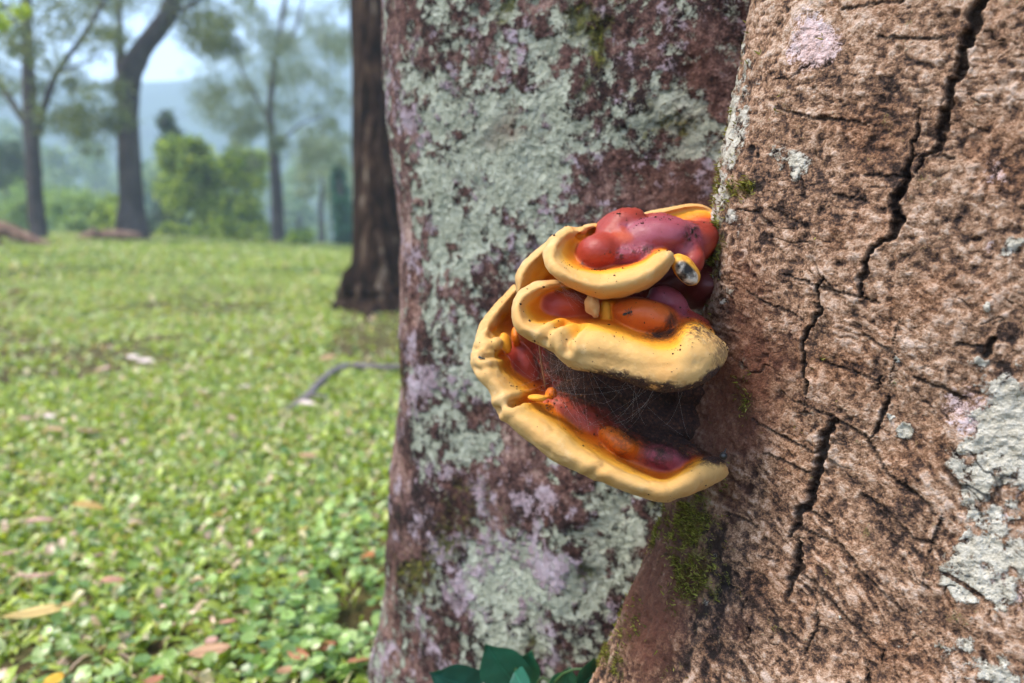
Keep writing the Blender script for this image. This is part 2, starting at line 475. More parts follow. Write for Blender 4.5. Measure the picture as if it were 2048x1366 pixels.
HAIR = [
    c7([(535, 340, 5), (640, 400, 5), (680, 470, 4), (740, 560, 5), (820, 620, 6), (880, 655, 5), (915, 705, 3)]),
    c7([(630, 630, 3), (720, 690, 4), (840, 810, 5), (910, 822, 4), (940, 725, 6)]),
    c7([(250, 470, 5), (330, 502, 4), (440, 556, 4)]), c7([(200, 340, 4), (310, 400, 4), (450, 470, 4)]),
    c7([(390, 938, 4), (460, 990, 5), (530, 1080, 4), (600, 1150, 5), (700, 1240, 5)]),
    c7([(380, 760, 4), (480, 800, 4), (550, 830, 4), (620, 930, 4), (680, 990, 4), (790, 1090, 4)]),
    c6([(440, 465, 8), (490, 463, 12), (560, 470, 8), (620, 480, 6), (670, 482, 3)]), c6([(300, 422, 4), (370, 445, 5), (440, 460, 4)]),
    c6([(330, 1075, 4), (430, 1105, 6), (500, 1130, 5), (600, 1155, 7), (700, 1180, 3)]), c6([(520, 755, 4), (600, 775, 5), (640, 783, 3)]),
    c6([(270, 810, 3), (330, 845, 3), (420, 888, 3)]), c6([(180, 1140, 3), (260, 1185, 4), (370, 1230, 3)]),
    c7([(640, 10, 5), (750, 75, 6)]), c7([(840, 180, 5), (940, 212, 5), (1040, 260, 6)]), c7([(1000, 40, 4), (1110, 55, 4)]),
    c7([(470, 110, 3), (600, 150, 4), (690, 190, 3)]), c7([(390, 270, 4), (520, 330, 5)]), c7([(440, 700, 3), (520, 760, 3)]),
    c6([(560, 40, 3), (700, 15, 4), (800, 10, 3)]), c6([(700, 145, 4), (820, 150, 5), (960, 150, 4)]), c6([(900, 605, 5), (990, 618, 3)]),
    c6([(640, 680, 4), (760, 690, 4), (830, 690, 3)]), c7([(80, 980, 4), (150, 1000, 3)]), c7([(230, 870, 6), (300, 888, 4)]),
    c7([(100, 700, 3), (200, 745, 3)]), c7([(480, 1060, 4), (470, 1000, 5)]), c7([(520, 800, 3), (560, 860, 4)]), c7([(960, 940, 3), (1100, 1030, 4)]),
]

def right_lobe():
    ctrl = [(0.30, 0.86), (0.215, 0.66), (0.165, 0.56), (0.142, 0.495), (0.158, 0.445), (0.20, 0.398), (0.25, 0.355), (0.32, 0.305),
            (0.42, 0.285), (0.55, 0.34), (0.63, 0.52), (0.60, 0.80), (0.45, 0.95)]
    table = [(-400, 1560), (-150, 1525), (0, 1503), (100, 1488), (200, 1470), (300, 1450), (400, 1430), (500, 1416), (600, 1408), (700, 1406), (800, 1395), (900, 1372),
             (1000, 1335), (1100, 1302), (1200, 1258), (1300, 1218), (1366, 1190), (1600, 1080)]
    L = Lobe(ctrl, (2.2, 7.0), 520, 70, (0.42, 0.56), table, ([0, 0.25, 0.45, 0.9, 4], [1.16, 1.08, 1.0, 1.0, 0.92]), (0.22, 0.80), 1060, 4.6)
    G = L.G; X = G.copy(); nrm = grid_normals(G, True)
    arc = np.broadcast_to(L.arc[None, :], X.shape[:2]); h = X[..., 2]
    # grain: level at the top, sweeping down to the right lower on the flare
    ang = np.radians(np.interp(L.py, [0, 250, 500, 800, 1000, 1366], [-2, 4, 16, 27, 34, 44]))
    a0 = (L.px - 1430) / F * 0.42; b0 = (L.py - 683) / F * 0.42
    g = b0 * np.cos(ang * 0.55) - a0 * np.tan(ang); al = a0 / np.cos(ang) + b0 * np.sin(ang * 0.5)
    Q = np.stack([g, al, np.zeros_like(g)], -1)
    wr = vnoise(np.stack([g * 330 + 1.5 * fbm(X * 90, 2, 1), al * 34, g * 0 + 3.1], -1), 21)
    wr2 = vnoise(np.stack([g * 700 + 1.5 * fbm(X * 140, 2, 2), al * 80, g * 0 + 7.7], -1), 22)
    ridg = 1 - np.abs(wr); ridg2 = 1 - np.abs(wr2)
    broad = fbm(X * 16, 3, 31); med = fbm(X * 75, 4, 33); fine = fbm(X * 330, 3, 35)
    wmask = 0.25 + 0.75 * sstep(-0.25, 0.35, fbm(X * 30, 3, 39))
    pit = np.clip(vnoise(X * 210, 36) - 0.42, 0, 1) * 2.0
    lump = np.clip(vnoise(X * np.array([150, 150, 150]), 37) - 0.35, 0, 1)
    T, D = L.groove(CRACKS, 1, 2.6, 0.0006)
    T2, D2 = L.groove(HAIR, 1, 2.4, 0.00058, seed=50, win=14)
    T = np.where(T < 6, T + 0.42 * fbm(X * 260, 3, 46) + 0.2 * fbm(X * 700, 2, 47), T); T2 = np.where(T2 < 6, T2 + 0.2 * fbm(X * 420, 2, 48), T2)
    crack = sstep(1.15, 0.6, T); hair = sstep(1.9, 0.8, T2)
    # long fine fissures running with the grain
    fis = sstep(0.955, 0.99, 1 - np.abs(vnoise(np.stack([g * 130 + 1.4 * fbm(X * 55, 3, 41), al * 12, g * 0], -1), 42))) * sstep(-0.15, 0.25, fbm(X * 34, 3, 43))
    fis *= sstep(1380, 1470, L.px)
    left = sstep(1560, 1420, L.px - 60 * fbm(X * 25, 3, 51) + np.interp(L.py, [0, 500, 900, 1100, 1366], [-70, 0, 0, 60, 130]))
    lich = L.blobs([(1595, 335, 34, 1.0, .8), (1500, 250, 50, .32), (1460, 300, 50, .75, 3.0), (1440, 450, 40, .6, 2.0), (1492, 90, 24, .7, 3), (1575, 560, 30, .4), (1800, 855, 20, 1.1, .7), (1768, 845, 10, .9), (1440, 590, 28, .6, 1.6), (1510, 700, 20, .8),
                    (2000, 810, 80, 1.05, 1.3), (2045, 930, 90, 1.0), (1985, 1010, 60, .8), (2030, 1120, 80, .85), (1960, 1140, 60, .75), (1900, 1265, 70, .85, .6), (2000, 1330, 70, .85), (1940, 900, 40, .7), (2030, 490, 36, .7), (1850, 1170, 28, .6, 1.2), (1940, 690, 24, .5), (1930, 880, 24, .9), (1430, 1090, 50, .7, 1.2), (1390, 1250, 60, .25, 1.5), (1780, 720, 9, 1), (1960, 580, 12, .8), (1690, 1240, 12, .7)], X, 61)
    lich = np.minimum(lich, 1.0) * 0.66 + 0.46 * fbm(X * 48, 4, 64) * sstep(0.1, 0.5, lich) + 0.36 * fbm(X * 85, 4, 62) + 0.34 * fbm(X * 210, 3, 63)
    pale = L.blobs([(1640, 60, 70, .55, .7), (1600, 110, 60, .45), (1750, 60, 100, .35, .4), (1920, 120, 120, .25), (2010, 420, 110, .3), (1950, 300, 120, .2), (1720, 690, 80, .3, .5), (1990, 1180, 90, .55), (1820, 1150, 60, .35, 1.5), (1990, 850, 120, .5, 1.6), (1640, 250, 90, .2)], X, 66) + 0.34 * fbm(X * 48, 4, 67)
    moss = L.blobs([(1450, 300, 50, .24, 3.5), (1430, 480, 40, .3, 2.0), (1500, 370, 30, .55), (1440, 700, 40, .4), (1490, 790, 30, .5, 1.6), (1380, 1090, 50, .62, 1.7), (1350, 1010, 50, .3), (1400, 1180, 50, .36), (1430, 970, 40, .3), (1260, 1230, 40, .4, 2), (1220, 1330, 40, .5), (1405, 560, 40, .5, 1.5)], X, 71) + 0.30 * fbm(X * 60, 4, 72) + 0.32 * fbm(X * 190, 3, 73)
    dust = np.clip(L.blobs([(1470, 790, 85, .95, 1.2), (1430, 880, 70, 1.0), (1500, 700, 70, .5), (1440, 620, 50, .5), (1330, 1060, 60, .85, 2.4), (1300, 1280, 70, .6, 1.5), (1450, 1010, 70, .5), (1560, 860, 90, .3), (1290, 1200, 60, .6, 2), (1480, 560, 60, .35, 2), (1500, 1250, 60, .35, 1.5)], X, 76) + 0.25 * fbm(X * 50, 3, 77), 0, 1)
    dust *= sstep(0.1, 0.5, dust)
    tone = 0.57 + 0.13 * broad + 0.15 * med + 0.30 * fine + (0.34 * (0.72 - ridg) + 0.26 * (0.7 - ridg2)) * wmask - 0.22 * pit - 0.15 * sstep(0.9, 0.99, ridg)
    tone += L.blobs([(1720, 160, 130, -.20, .7), (1650, 400, 120, -.12), (1560, 80, 60, .1), (1780, 320, 60, -.15, 2), (1630, 520, 90, .03), (1900, 620, 150, .0), (1500, 300, 70, -.12, 3), (1450, 1150, 90, -.18, 2), (1600, 730, 110, -.1, .6), (1940, 690, 14, -.6), (1915, 945, 18, -.5), (1820, 965, 16, -.4, 1.5), (1810, 1030, 30, -.3, .7)], X, 81)
    fl = sstep(1540, 1440, L.px + 0.12 * (L.py - 1000)) * sstep(920, 1020, L.py)
    fib = fbm(X * np.array([210, 210, 22]), 4, 49)
    tone = tone + fl * (0.42 * fib - 0.10)
    spots = sstep(0.50, 0.62, vnoise(X * 95, 44)) * sstep(-0.1, 0.3, fbm(X * 20, 2, 45))
    tone = tone - 0.30 * spots
    disp = 0.0035 * broad + 0.0016 * med + 0.0008 * fine - (0.0007 * (ridg - 0.7) + 0.0004 * (ridg2 - 0.7)) * wmask - 0.0012 * pit + 0.0014 * lump
    disp -= 0.0013 * fis
    disp += 0.0016 * fl * fib
    disp += (0.0008 + 0.0012 * fbm(X * 260, 3, 92)) * sstep(0.38, 0.55, lich) + 0.0010 * sstep(0.4, 0.6, moss) * (0.5 + fbm(X * 420, 2, 91))
    lip = np.exp(-((np.clip(T, 0, 9) - 1.5) / 0.6) ** 2)
    disp += lip * 0.0006
    dc = np.minimum(D, 0.0075) * (sstep(1.2, 0.35, T))
    disp = disp - dc - np.minimum(np.maximum(D2, 0.0011), 0.0025) * sstep(1.8, 0.5, T2)
    V = G + nrm * disp[..., None]
    mask = np.stack([np.clip(lich, 0, 1), np.clip(pale, 0, 1), np.clip(moss, 0, 1), np.clip(np.maximum(np.maximum(crack, hair * 0.9), fis * 0.8), 0, 1)], -1)
    mask[..., :3] *= (1 - np.clip(crack + hair, 0, 1))[..., None]
    L.V = V; L.nrm = nrm; L.moss = moss; L.lich = lich
    me = mesh_np('buttress', V.reshape(-1, 3), grid_faces(len(L.H), L.N, True),
                 {'mask': mask.reshape(-1, 4), 'tone': tone.ravel(), 'dust': dust.ravel()})
    return L, me

k5 = 840 / 2048
c5 = lambda L: [(680 + k5 * x, k5 * y, k5 * ww) for x, y, ww in L]
BCR = [c5([(600, -30, 14), (612, 60, 14), (622, 135, 8), (630, 300, 6), (640, 430, 7)]),
       c5([(915, -20, 8), (925, 120, 10), (938, 260, 12), (945, 330, 14), (940, 430, 12), (960, 500, 8), (930, 590, 8), (915, 660, 8)]),
       c5([(890, 710, 7), (885, 760, 6), (822, 850, 12), (815, 960, 12), (845, 1080, 14), (830, 1240, 12)]),
       c5([(600, 640, 6), (625, 800, 8)]), c5([(1240, 960, 8), (1260, 1080, 6)]), c5([(1480, 20, 8), (1500, 200, 6)]),
       [(1060, 980, 6), (1075, 1120, 8), (1062, 1200, 6)], [(1150, 930, 6), (1170, 1060, 8)]]

def back_lobe():
    ctrl = [(0.36, 0.72), (0.27, 0.63), (0.19, 0.615), (0.12, 0.64), (0.06, 0.675), (-0.01, 0.715), (-0.075, 0.765), (-0.118, 0.83), (-0.12, 0.93), (-0.04, 1.10),
            (0.14, 1.20), (0.34, 1.12), (0.44, 0.92)]
    table = [(-400, 735), (-100, 757), (0, 762), (100, 766), (250, 775), (350, 790), (450, 800), (600, 801), (700, 795), (800, 800), (880, 791), (950, 777), (1050, 780), (1100, 771),
             (1200, 765), (1300, 745), (1366, 733), (1600, 680)]
    L = Lobe(ctrl, (1.2, 7.6), 420, 50, (0.16, 0.93), table, ([0, 0.2, 0.4, 1.0, 4], [1.10, 1.03, 1.0, 1.0, 0.95]), (0.02, 0.93), 820, 5.2)
    G = L.G; X = G.copy(); nrm = grid_normals(G, True)
    broad = fbm(X * 9, 3, 131); med = fbm(X * 48, 4, 133); fine = fbm(X * 240, 3, 135)
    vert = fbm(X * np.array([90, 90, 16]), 4, 136)
    T, D = L.groove(BCR, 1, 2.2, 0.0008, seed=90, win=22)
    crack = sstep(1.3, 0.5, T)
    lich = L.blobs([(980, 260, 150, .26, 1.4), (1070, 390, 110, .28), (1250, 110, 90, .16), (1350, 240, 80, .22), (890, 500, 80, .24, 1.5), (930, 830, 90, .26), (1250, 1060, 130, .26), (980, 1230, 130, .24), (870, 800, 40, .2, 3), (1130, 100, 60, .15, 2),
                    (1300, 60, 110, -.22), (1450, 130, 70, -.32), (1000, 560, 60, -.2), (1260, 350, 90, -.2), (840, 1000, 80, -.26), (1040, 960, 90, -.18), (900, 1310, 100, -.2), (1340, 400, 80, -.2), (800, 560, 34, -.5, 8), (785, 1000, 30, -.5, 5), (780, 100, 26, -.3, 5), (1200, 760, 120, .12), (1120, 1010, 60, -.2)], X, 161)
    lich = 0.40 + 0.8 * lich + 0.30 * fbm(X * 30, 4, 162) + 0.40 * fbm(X * 110, 4, 163)
    pale = 0.30 + L.blobs([(900, 760, 60, .42, 1.3), (970, 150, 70, .25), (915, 350, 60, .3), (1060, 1130, 110, .32), (830, 240, 60, .25), (1000, 1180, 80, .3), (1080, 300, 80, .2), (1200, 440, 60, .2), (770, 1290, 22, .7), (890, 1115, 20, .5), (1430, 200, 60, .1), (1150, 1130, 50, .3)], X, 166) + 0.42 * fbm(X * 30 + 5, 4, 167) + 0.25 * fbm(X * 130 + 5, 3, 168)
    moss = L.blobs([(1190, 80, 44, .8, 1.6), (1330, 240, 44, .8), (1010, 18, 34, .7), (802, 740, 26, .9, 2), (850, 1120, 46, .46), (880, 1060, 34, .46, 1.6), (940, 1010, 50, .42), (1170, 1150, 36, .6), (1160, 170, 30, .6), (970, 130, 24, .5), (1050, 640, 30, .3), (820, 1160, 50, .5), (1100, 1280, 60, .4), (1330, 1020, 30, .4)], X, 171) * 0.9 + 0.30 * fbm(X * 55, 4, 172) + 0.30 * fbm(X * 170, 3, 173)
    tone = 0.42 + 0.26 * broad + 0.26 * med + 0.2 * fine + 0.18 * vert
    tone += L.blobs([(795, 500, 34, .28, 10), (780, 900, 30, .2, 6), (770, 1200, 40, .2, 3), (1440, 150, 60, .06), (840, 1000, 60, -.15), (900, 1310, 120, -.12), (1050, 1320, 100, -.2)], X, 181)
    disp = 0.006 * broad + 0.0024 * med + 0.0008 * fine + 0.0012 * vert + 0.0016 * sstep(0.42, 0.58, lich) * (0.7 + 0.6 * fbm(X * 190, 3, 191)) + 0.002 * sstep(0.45, 0.6, moss)
    # shallow wavy hollows running down towards the roots
    disp += L.blobs([(960, 1000, 120, .008, 3), (1130, 1050, 50, -.012, 4), (1250, 1100, 60, .006, 4), (860, 880, 50, -.004, 2)], X * 0.3, 195) * 1.0
    disp -= np.minimum(D, 0.004) * sstep(1.2, 0.3, T)
    V = G + nrm * disp[..., None]
    mask = np.stack([np.clip(lich, 0, 1), np.clip(pale, 0, 1), np.clip(moss, 0, 1), crack], -1)
    dust = np.clip(L.blobs([(1390, 330, 60, .5, 5), (1300, 380, 80, .35), (1020, 250, 30, .5), (1040, 240, 20, .5), (1300, 1200, 40, .5, 3)], X, 197) + 0.2 * fbm(X * 40, 3, 198) - 0.1, 0, 1)
    L.V = V; L.nrm = nrm; L.moss = moss; L.lich = lich
    me = mesh_np('trunk', V.reshape(-1, 3), grid_faces(len(L.H), L.N, True), {'mask': mask.reshape(-1, 4), 'tone': tone.ravel(), 'dust': dust.ravel()})
    return L, me

MB_R = mat_bark('bark_pinkish_brown',
    [(0.10, srgb(36, 26, 21)), (0.32, srgb(84, 63, 51)), (0.52, srgb(141, 106, 79)), (0.70, srgb(180, 147, 120)), (0.92, srgb(208, 182, 162))],
    [(0.32, srgb(128, 116, 100)), (0.45, srgb(188, 180, 160)), (0.56, srgb(214, 207, 190)), (0.72, srgb(234, 229, 218))],
    [(0.3, srgb(188, 150, 136)), (0.5, srgb(212, 184, 178)), (0.7, srgb(226, 212, 216))],
    [(0.3, srgb(60, 58, 24)), (0.5, srgb(112, 108, 48)), (0.7, srgb(160, 154, 84))], 1.0)
MB_B = mat_bark('bark_lichen_crusted',
    [(0.12, srgb(28, 18, 17)), (0.34, srgb(66, 44, 40)), (0.54, srgb(104, 75, 68)), (0.74, srgb(144, 115, 104)), (0.94, srgb(180, 154, 142))],
    [(0.28, srgb(84, 84, 70)), (0.42, srgb(136, 140, 120)), (0.53, srgb(172, 176, 156)), (0.68, srgb(210, 212, 194))],
    [(0.3, srgb(122, 98, 102)), (0.5, srgb(162, 144, 150)), (0.7, srgb(194, 182, 192))],
    [(0.3, srgb(40, 44, 14)), (0.5, srgb(80, 82, 26)), (0.7, srgb(124, 120, 50))], 0.62)

tree = empty('lichen_covered_tree', (0.22, 0.75, 0.0), 'old tree with cracked pinkish bark and pale lichen carrying the orange bracket mushrooms', 'tree')
RL, me_r = right_lobe()
BL, me_b = back_lobe()
ob = part('buttress', me_r, MB_R, tree); ob['label'] = 'cracked pinkish brown bark lobe that the mushrooms grow from'
ob = part('trunk', me_b, MB_B, tree); ob['label'] = 'trunk lobe crusted with pale green and lilac lichen'

# ------------------------------------------------------------------ bracket mushrooms
k1 = 580 / 2031
def q1(x, y): return (920 + k1 * x, 390 + k1 * y)
def q2(x, y): return (920 + k1 * x, 640 + k1 * y)

def mat_fungus():
    t = NT('lacquered_bracket'); tc = t.n('ShaderNodeTexCoord').outputs['Object']
    z = t.attr('zone').outputs['Fac']; age = t.attr('tone').outputs['Fac']
    n1 = t.noise(tc, 90, 4, 0.6); n2 = t.noise(tc, 420, 3, 0.65); n3 = t.noise(tc, 1500, 2, 0.6)
    zz = t.math('ADD', z, t.math('MULTIPLY', t.math('SUBTRACT', n1, 0.5), 0.55))
    zz = t.math('ADD', zz, t.math('MULTIPLY', t.math('SUBTRACT', n2, 0.5), 0.16))
    f = t.math('DIVIDE', zz, 8.0)
    c = t.ramp(f, [(0.00, srgb(126, 96, 66)), (0.06, srgb(176, 142, 92)), (0.13, srgb(190, 154, 98)), (0.27, srgb(196, 153, 90)), (0.36, srgb(199, 156, 84)),
                   (0.41, srgb(220, 158, 44)), (0.47, srgb(216, 134, 8)), (0.575, srgb(206, 104, 12)), (0.66, srgb(170, 68, 30)),
                   (0.74, srgb(150, 52, 36)), (0.85, srgb(130, 42, 36)), (1.0, srgb(84, 28, 26))])
    n0 = t.noise(tc, 26, 2, 0.5)
    c = t.mix(t.math('MULTIPLY', t.mapr(f, 0.44, 0.36), t.mapr(n0, 0.4, 0.66, 0.0, 0.55)), c, srgb(202, 142, 70))
    c = t.mix(t.math('MULTIPLY', t.mapr(f, 0.40, 0.30), t.mapr(n1, 0.52, 0.7, 0.0, 0.4)), c, srgb(206, 180, 134))
    # purplish bloom in old hollows of the crust
    bl = t.math('MULTIPLY', t.mapr(f, 0.64, 0.74), t.mapr(age, 0.45, 0.9))
    c = t.mix(t.math('MULTIPLY', bl, 0.75), c, t.mix(n1, srgb(116, 36, 44), srgb(158, 88, 106)))
    # faint tiny stains
    vo = t.n('ShaderNodeTexVoronoi', {'Vector': tc, 'Scale': 170.0, 'Randomness': 1.0}, feature='F1')
    st = t.math('MULTIPLY', t.mapr(vo.outputs['Distance'], 0.10, 0.05), t.mapr(t.noise(tc, 60, 2), 0.5, 0.62))
    c = t.mix(t.math('MULTIPLY', st, 0.8), c, srgb(64, 38, 26))
    dirt_shade = t.attr('dirt_shade').outputs['Fac']  # debris on all brackets; on the lower one also its painted hollow shade
    c = t.mix(t.math('MULTIPLY', t.math('MINIMUM', t.math('MULTIPLY', dirt_shade, 1.4), 1.0), t.mapr(t.math('ADD', n2, t.math('MULTIPLY', dirt_shade, 0.3)), 0.5, 0.66)), c, t.ramp(t.math('ADD', t.math('MULTIPLY', n2, 0.55), t.math('MULTIPLY', n3, 0.45)), [(0.36, srgb(16, 9, 8)), (0.5, srgb(50, 29, 22)), (0.6, srgb(88, 54, 38)), (0.7, srgb(132, 92, 62))]))
    lac = t.mapr(f, 0.42, 0.60)
    rg = t.math('ADD', t.math('MULTIPLY', lac, -0.30), 0.80)
    rg = t.math('ADD', rg, t.math('MULTIPLY', t.math('SUBTRACT', n2, 0.5), 0.3))
    rg = t.math('MAXIMUM', rg, t.math('MULTIPLY', dirt_shade, 0.9))
    h = t.math('ADD', t.math('MULTIPLY', n1, 0.7), t.math('MULTIPLY', n2, 0.3))
    h = t.math('ADD', h, t.math('MULTIPLY', dirt_shade, t.math('MULTIPLY', t.math('ADD', n2, n3), 1.2)))
    bp = t.n('ShaderNodeBump', {'Height': h, 'Strength': 0.5, 'Distance': 0.002})
    t.principled(**{'Base Color': c, 'Roughness': rg, 'Specular IOR Level': 0.42, 'Normal': bp.outputs[0],
                    'Subsurface Weight': 0.12, 'Subsurface Radius': (1.0, 0.5, 0.2), 'Subsurface Scale': 0.004})
    return t.m
MF = mat_fungus()

def interp_grid(ctrl, ns, per):
    """Catmull-Rom through a control net (S, R, 3): ns samples along s, per samples for each row step"""
    A = catmull(ctrl, ns)                                  # along s
    A = np.swapaxes(A, 0, 1)
    R = A.shape[0]
    B = catmull(A, (R - 1) * per + 1)
    return np.swapaxes(B, 0, 1), np.linspace(0, R - 1, (R - 1) * per + 1)

def polyline_dist(X, pts):
    D = np.full(X.shape[:-1], 1e9)
    pts = np.asarray(pts, float)
    for a, b in zip(pts[:-1], pts[1:]):
        ab = b - a; t = np.clip(((X - a) @ ab) / (ab @ ab + 1e-12), 0, 1)
        D = np.minimum(D, np.linalg.norm(X - (a + t[..., None] * ab), axis=-1))
    return D

SURF = []          # rim samples for specks

def cap_grid(st, ns=240, per=9, thick=0.013, bulge=0.006, seed=0, creases=(), under=0.45, lump=0.0012):
    """st rows: outer px, inner px, red-boundary px, end px, depth outer, depth end"""
    rows = []
    st = list(st)
    for (O, I, Q, E, dO, dE) in st:
        O, I, Q, E = map(np.array, (O, I, Q, E))
        pO = P(*O, dO + 0.006); pE = P(*E, dE)
        mid = O * 0.5 + I * 0.5; outw = (O - I); outw = outw / (np.hypot(*outw) + 1e-6)
        w_ = np.hypot(*(O - I))
        dQ = dO + (dE - dO) * 0.42
        r1 = pO
        r1b = P(*(O * 0.80 + I * 0.20 + outw * w_ * 0.06), dO - bulge * 0.55)
        r2 = P(*(mid), dO - bulge)
        r3 = P(*(I * 0.86 + O * 0.14), dO - bulge * 0.25 + 0.001)
        r4 = P(*(I * 0.62 + Q * 0.38), dO + (dQ - dO) * 0.55 + 0.0015)
        r5 = P(*Q, dQ + 0.0015)
        r6 = P(*(Q * 0.55 + E * 0.45), dO + (dE - dO) * 0.70)
        down = np.array([0, 0.25, -1.0]) * thick
        u1 = pO * (1 - under * 0.5) + pE * under * 0.5 + down * 0.55 + np.array([0, 0.006, 0])
        u0 = pO * (1 - under * 2) + pE * under * 2 + down * 1.2 if under < 0.5 else pE + down
        rows.append([u0, u1, r1, r1b, r2, r3, r4, r5, r6, pE])
    ctrl = np.array(rows)
    G, rp = interp_grid(ctrl, ns, per)
    zone = np.interp(rp, [0, 1, 2, 3, 4, 5, 6, 7, 8, 9], [0.0, 0.35, 1.1, 1.5, 2.1, 2.9, 3.8, 4.65, 5.9, 7.2])
    Z = np.broadcast_to(zone[None], G.shape[:2]).copy()
    n = grid_normals(G)
    # face outwards: rim middle must point at the camera side
    k = int(4 * per)
    if ((G[:, k] - CAM) * n[:, k]).sum() > 0: n = -n; flip = True
    else: flip = False
    rimw = sstep(0.6, 1.4, Z) * sstep(3.6, 2.8, Z)
    crw = sstep(4.2, 5.4, Z)
    d = lump * fbm(G * 70, 3, seed) + 0.0035 * crw * fbm(G * 55, 3, seed + 5) + 0.0016 * fbm(G * 38, 2, seed + 9) * rimw + 0.00025 * fbm(G * 420, 2, seed + 3)
    if len(creases):
        px, py, dd = proj(G)
        for line, wd, dp in creases:
            pts = []
            for x, y in line:
                e = np.hypot(px - x, py - y) + 400 * (dd - dd.min())
                i = np.unravel_index(np.argmin(e), e.shape); pts.append(G[i])
            ds = polyline_dist(G, pts)
            d = d - dp * np.exp(-(ds / wd) ** 2) + dp * 0.5 * np.exp(-((ds - wd * 2.6) / (wd * 1.3)) ** 2)
    V = G + n * d[..., None]
    return V, Z, flip

def ellipsoid(c, ax, seed, nu=56, nv=36, amp=0.10):
    """lumpy mound: centre c, three semi-axis vectors as rows"""
    th = np.linspace(0, 2 * math.pi, nu, endpoint=False); ph = np.linspace(0.02, math.pi - 0.02, nv)
    PH, TH = np.meshgrid(ph, th, indexing='ij')
    U = np.stack([np.sin(PH) * np.cos(TH), np.sin(PH) * np.sin(TH), np.cos(PH)], -1)
    r = 1 + amp * fbm(U * 1.7 + seed * 3.1, 3, seed)
    return np.array(c) + (U * r[..., None]) @ np.array(ax), U

RT = np.array([1.0, 0, 0])
def mound(x, y, d, w, h, dep, rot=0.0, seed=0, amp=0.12, zone=6.2, tone=0.3):
    """mound centred on pixel (x, y) at depth d; w, h pixel half-sizes; dep metres half-depth"""
    c = P(x, y, d); s = d / F; ca, sa = math.cos(rot), math.sin(rot)
    V, U = ellipsoid(c, [(RT * ca + UP * sa) * w * s, FW * dep, (-RT * sa + UP * ca) * h * s], seed, amp=amp)
    nv, nu = V.shape[:2]
    Fq = grid_faces(nv, nu, True)
    return V.reshape(-1, 3), Fq, np.full(nv * nu, zone), np.full(nv * nu, tone) + 0.35 * fbm(V.reshape(-1, 3) * 60, 3, seed + 40), np.zeros(nv * nu)

def closed_loft(g):
    """loft grid (S, R) -> closed skin: wrap the section and cap both ends"""
    S, R = g.shape[:2]
    V = np.concatenate([g.reshape(-1, 3), g[0].mean(0)[None], g[-1].mean(0)[None]])
    f = [grid_faces(S, R, True)]
    j = np.arange(R); j2 = (j + 1) % R; k = S * R
    f.append(np.stack([np.full(R, k), j2, j], 1)); f.append(np.stack([np.full(R, k + 1), (S - 1) * R + j, (S - 1) * R + j2], 1))
    return V, f

def fuse(V, Fl, voxel, smooth):
    """grow the overlapping closed pieces together into one continuous skin"""
    me = mesh_np('tmp', V, Fl); o = bpy.data.objects.new('tmp', me); col.objects.link(o)
    m = o.modifiers.new('r', 'REMESH'); m.mode = 'VOXEL'; m.voxel_size = voxel; m.adaptivity = 0
    m2 = o.modifiers.new('s', 'SMOOTH'); m2.factor = 0.5; m2.iterations = smooth
    dg = bpy.context.evaluated_depsgraph_get(); ev = o.evaluated_get(dg); em = ev.to_mesh()
    n = len(em.vertices); co = np.empty(n * 3, np.float32); em.vertices.foreach_get('co', co)
    nf = len(em.polygons); lt = np.empty(nf, np.int32); em.polygons.foreach_get('loop_total', lt)
    lv = np.empty(len(em.loops), np.int32); em.loops.foreach_get('vertex_index', lv)
    ls = np.empty(nf, np.int32); em.polygons.foreach_get('loop_start', ls)
    nr = np.empty(n * 3, np.float32); em.vertices.foreach_get('normal', nr)
    q = lt == 4
    Fq = lv[ls[q][:, None] + np.arange(4)]
    ev.to_mesh_clear(); bpy.data.objects.remove(o); bpy.data.meshes.remove(me)
    return co.reshape(-1, 3).astype(float), Fq, nr.reshape(-1, 3)

def mesh_normals(V, Fc, ref):
    fn = np.cross(V[Fc[:, 2]] - V[Fc[:, 0]], V[Fc[:, 3]] - V[Fc[:, 1]])
    vn = np.stack([sum(np.bincount(Fc[:, k], fn[:, a_], len(V)) for k in range(4)) for a_ in range(3)], 1)
    vn /= np.linalg.norm(vn, axis=1, keepdims=True) + 1e-12
    return vn if (vn * ref).sum() > 0 else -vn

